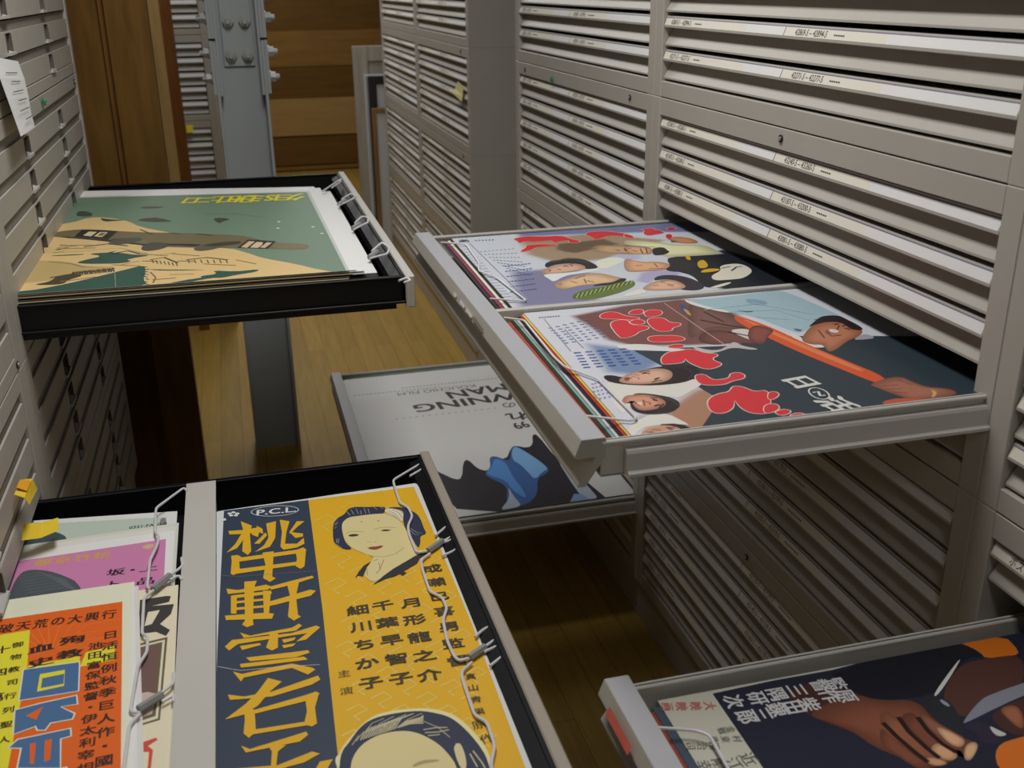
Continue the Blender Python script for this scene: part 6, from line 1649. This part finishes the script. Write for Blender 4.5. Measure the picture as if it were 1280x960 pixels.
# ------------------------------------------------------------------ steel column
c = tag(empty('steel_column', (.046, 3.5, 0)), 'grey steel H-section column with bolted splice plates, standing in the aisle', 'column')
X0, X1 = -.031, .1225; H2 = 2.7
def P_(name, mb): return put(name, mb, c, True)
zf = -EYE; zt = H2 - EYE
P_('web', MB().box(X0 + .008, X1 - .008, 3.486, 3.494, zf, zt, STEEL))
P_('flange', MB().box(X0, X0 + .009, 3.42, 3.57, zf, zt, STEEL, .001)); P_('flange', MB().box(X1 - .009, X1, 3.42, 3.57, zf, zt, STEEL, .001))
for s, xa in ((-1, X0), (1, X1)):
    P_('splice_plate', MB().box(xa, xa + s * .010, 3.418, 3.572, -.318, .6, STEEL, .001))
    xi = xa - s * .009
    P_('splice_plate', MB().box(xi, xi - s * .009, 3.424, 3.478, -.322, .6, STEEL, .001)); P_('splice_plate', MB().box(xi, xi - s * .009, 3.504, 3.566, -.322, .6, STEEL, .001))
    P_('joint_gap', MB().box(xa - s * .011, xa + s * .0105, 3.4172, 3.4195, -.158, -.152, GAP))
P_('splice_plate', MB().box(X0 + .030, X1 - .030, 3.476, 3.486, -.238, .5, STEEL, .0015))
def bolt(x, y, z, axis, s):
    mb = MB(); e = {'x': (1, 0, 0), 'y': (0, 1, 0)}[axis]
    def at(k): return (x + e[0] * k * s, y + e[1] * k * s, z)
    mb.cyl(at(0), axis, .019, .004 * s, BOLT, 18); mb.cyl(at(.004), axis, .0165, .014 * s, BOLT, 6); mb.cyl(at(.018), axis, .0095, .012 * s, BOLT, 12, .008)
    P_('bolt', mb)
for z in (-.205, -.105, .0, .1):
    for x in (.022, .072): bolt(x, 3.476, z, 'y', -1)
for z in (-.270, -.195, -.095, -.030, .05):
    for s, xa in ((-1, X0 - .010), (1, X1 + .010)): bolt(xa, 3.45, z, 'x', s)

# ------------------------------------------------------------------ framed panels leaning past the far stack
def panel(label, x0, x1, zt, y, fw, mf, mi, th=.03):
    t = tag(empty('framed_panel', ((x0 + x1) / 2, y, 0)), label, 'frame', None); h = zt + EYE
    fr = MB(); a, b = x0 - (x0 + x1) / 2, x1 - (x0 + x1) / 2
    fr.box(a, a + fw, -th, 0, 0, h, mf, .002).box(b - fw, b, -th, 0, 0, h, mf, .002).box(a + fw, b - fw, -th, 0, h - fw, h, mf, .002).box(a + fw, b - fw, -th, 0, 0, fw, mf, .002)
    put('frame', fr, t); put('board', MB().box(a + fw, b - fw, -th * .6, -.004, fw, h - fw, mi), t)
DKF = mat('black_frame', (.018, .018, .02), .4); WHB = mat('white_board', (.62, .63, .66), .6)
panel('tall weathered grey wooden panel, rearmost of the leaning frames', .732, 1.36, -.345, 6.44, .085, FRAME_G, FRAME_G, .04)
panel('white-edged board between the grey panel and the black frame', .785, 1.30, -.505, 6.395, .016, WHB, WHB)
panel('black picture frame around a white board among the leaning frames', .806, 1.34, -.512, 6.36, .045, DKF, WHB)
panel('brown wooden frame around a white board, in front of the black frame', .812, 1.30, -.692, 6.325, .024, FRAME_B, WHB)
panel('thin pale frame nearest the far louvred stack', .893, 1.30, -.842, 6.292, .008, FRAME_G, WHB, .02)

# ------------------------------------------------------------------ notes and sticky tabs
def curled(name, pts, m, label, cat, ink=None):
    """paper strip: list of (left point, right point) rungs, world metres, z from the eye"""
    mb = MB(); V = []; F = []
    for a, b in pts: V += [a, b]
    k = len(V)
    off = Vector((.0006, 0, .0003))
    V += [tuple(Vector(v) - off) for v in V]
    for i in range(len(pts) - 1): a = 2 * i; F += [(a, a + 1, a + 3, a + 2), (k + a + 2, k + a + 3, k + a + 1, k + a)]
    mb.add(V, F, m)
    if ink:
        for a, b, w in ink:
            a, b = Vector(a), Vector(b); mb.add([a, b, b + Vector((0, 0, -w)), a + Vector((0, 0, -w))], [(0, 1, 2, 3)], INK)
    cx = sum(v[0] for v in V) / len(V); cy = sum(v[1] for v in V) / len(V); cz = min(v[2] for v in V)
    return tag(link(name, mb.mesh(name, Matrix.Translation((-cx, -cy, -cz))), None, (cx, cy, cz + EYE)), label, cat)
X = XL + .006
curled('paper_note', [((X - .004, 1.93, -.105), (X - .004, 2.165, -.128)), ((X + .004, 1.93, -.14), (X + .002, 2.165, -.160)), ((X + .010, 1.93, -.175), (X + .006, 2.150, -.190)), ((X + .014, 1.935, -.205), (X + .009, 2.130, -.215)), ((X + .020, 1.93, -.235), (X + .012, 2.125, -.242))], NOTE, 'white handwritten paper slip hanging from a left drawer front', 'note',
       [((X + .0035 + k * .003, 1.99 + .02 * (k % 2), -.135 - k * .016), (X + .0025 + k * .0026, 2.10, -.143 - k * .015), .0016) for k in range(6)])
curled('sticky_note', [((XL + .004, 1.515, -.700), (XL + .004, 1.57, -.702)), ((XL + .018, 1.51, -.705), (XL + .017, 1.585, -.709)), ((XL + .022, 1.51, -.718), (XL + .020, 1.59, -.730))], YELLOW, 'yellow sticky note curling off the left drawer front', 'note')
curled('sticky_note', [((XL + .0055, 1.53, -.696), (XL + .0055, 1.56, -.697)), ((XL + .0185, 1.53, -.7037), (XL + .018, 1.57, -.7055))], ORANGE, 'orange sticky tab on top of the yellow sticky note', 'note')
tb = [(-.3655, 1.503, -.771), (-.319, 1.530, -.776), (-.325, 1.575, -.776), (-.3655, 1.532, -.757)]
curled('sticky_note', [(tb[0], tb[3]), (tuple((a + b) / 2 - (.004 if k == 2 else 0) for k, (a, b) in enumerate(zip(tb[0], tb[1]))), tuple((a + b) / 2 - (.004 if k == 2 else 0) for k, (a, b) in enumerate(zip(tb[3], tb[2])))), (tb[1], tb[2])], YELLOW, 'yellow paper tab sticking out over the pale green poster', 'note')
curled('sticky_note', [((XR - .003, 4.15, -.365), (XR - .003, 4.05, -.375)), ((XR - .006, 4.19, -.395), (XR - .006, 4.05, -.41)), ((XR - .016, 4.20, -.412), (XR - .010, 4.05, -.432))], PALEY, 'pale yellow sticky note on the louvred stack beyond the gap', 'note')
curled('sticky_note', [((-.198, 5.024, -.592), (-.168, 5.024, -.592)), ((-.198, 5.018, -.625), (-.170, 5.018, -.625))], mat('bright_yellow_tab', (.9, .75, .02), .6), 'bright yellow tab on the chest behind the steel column', 'note')
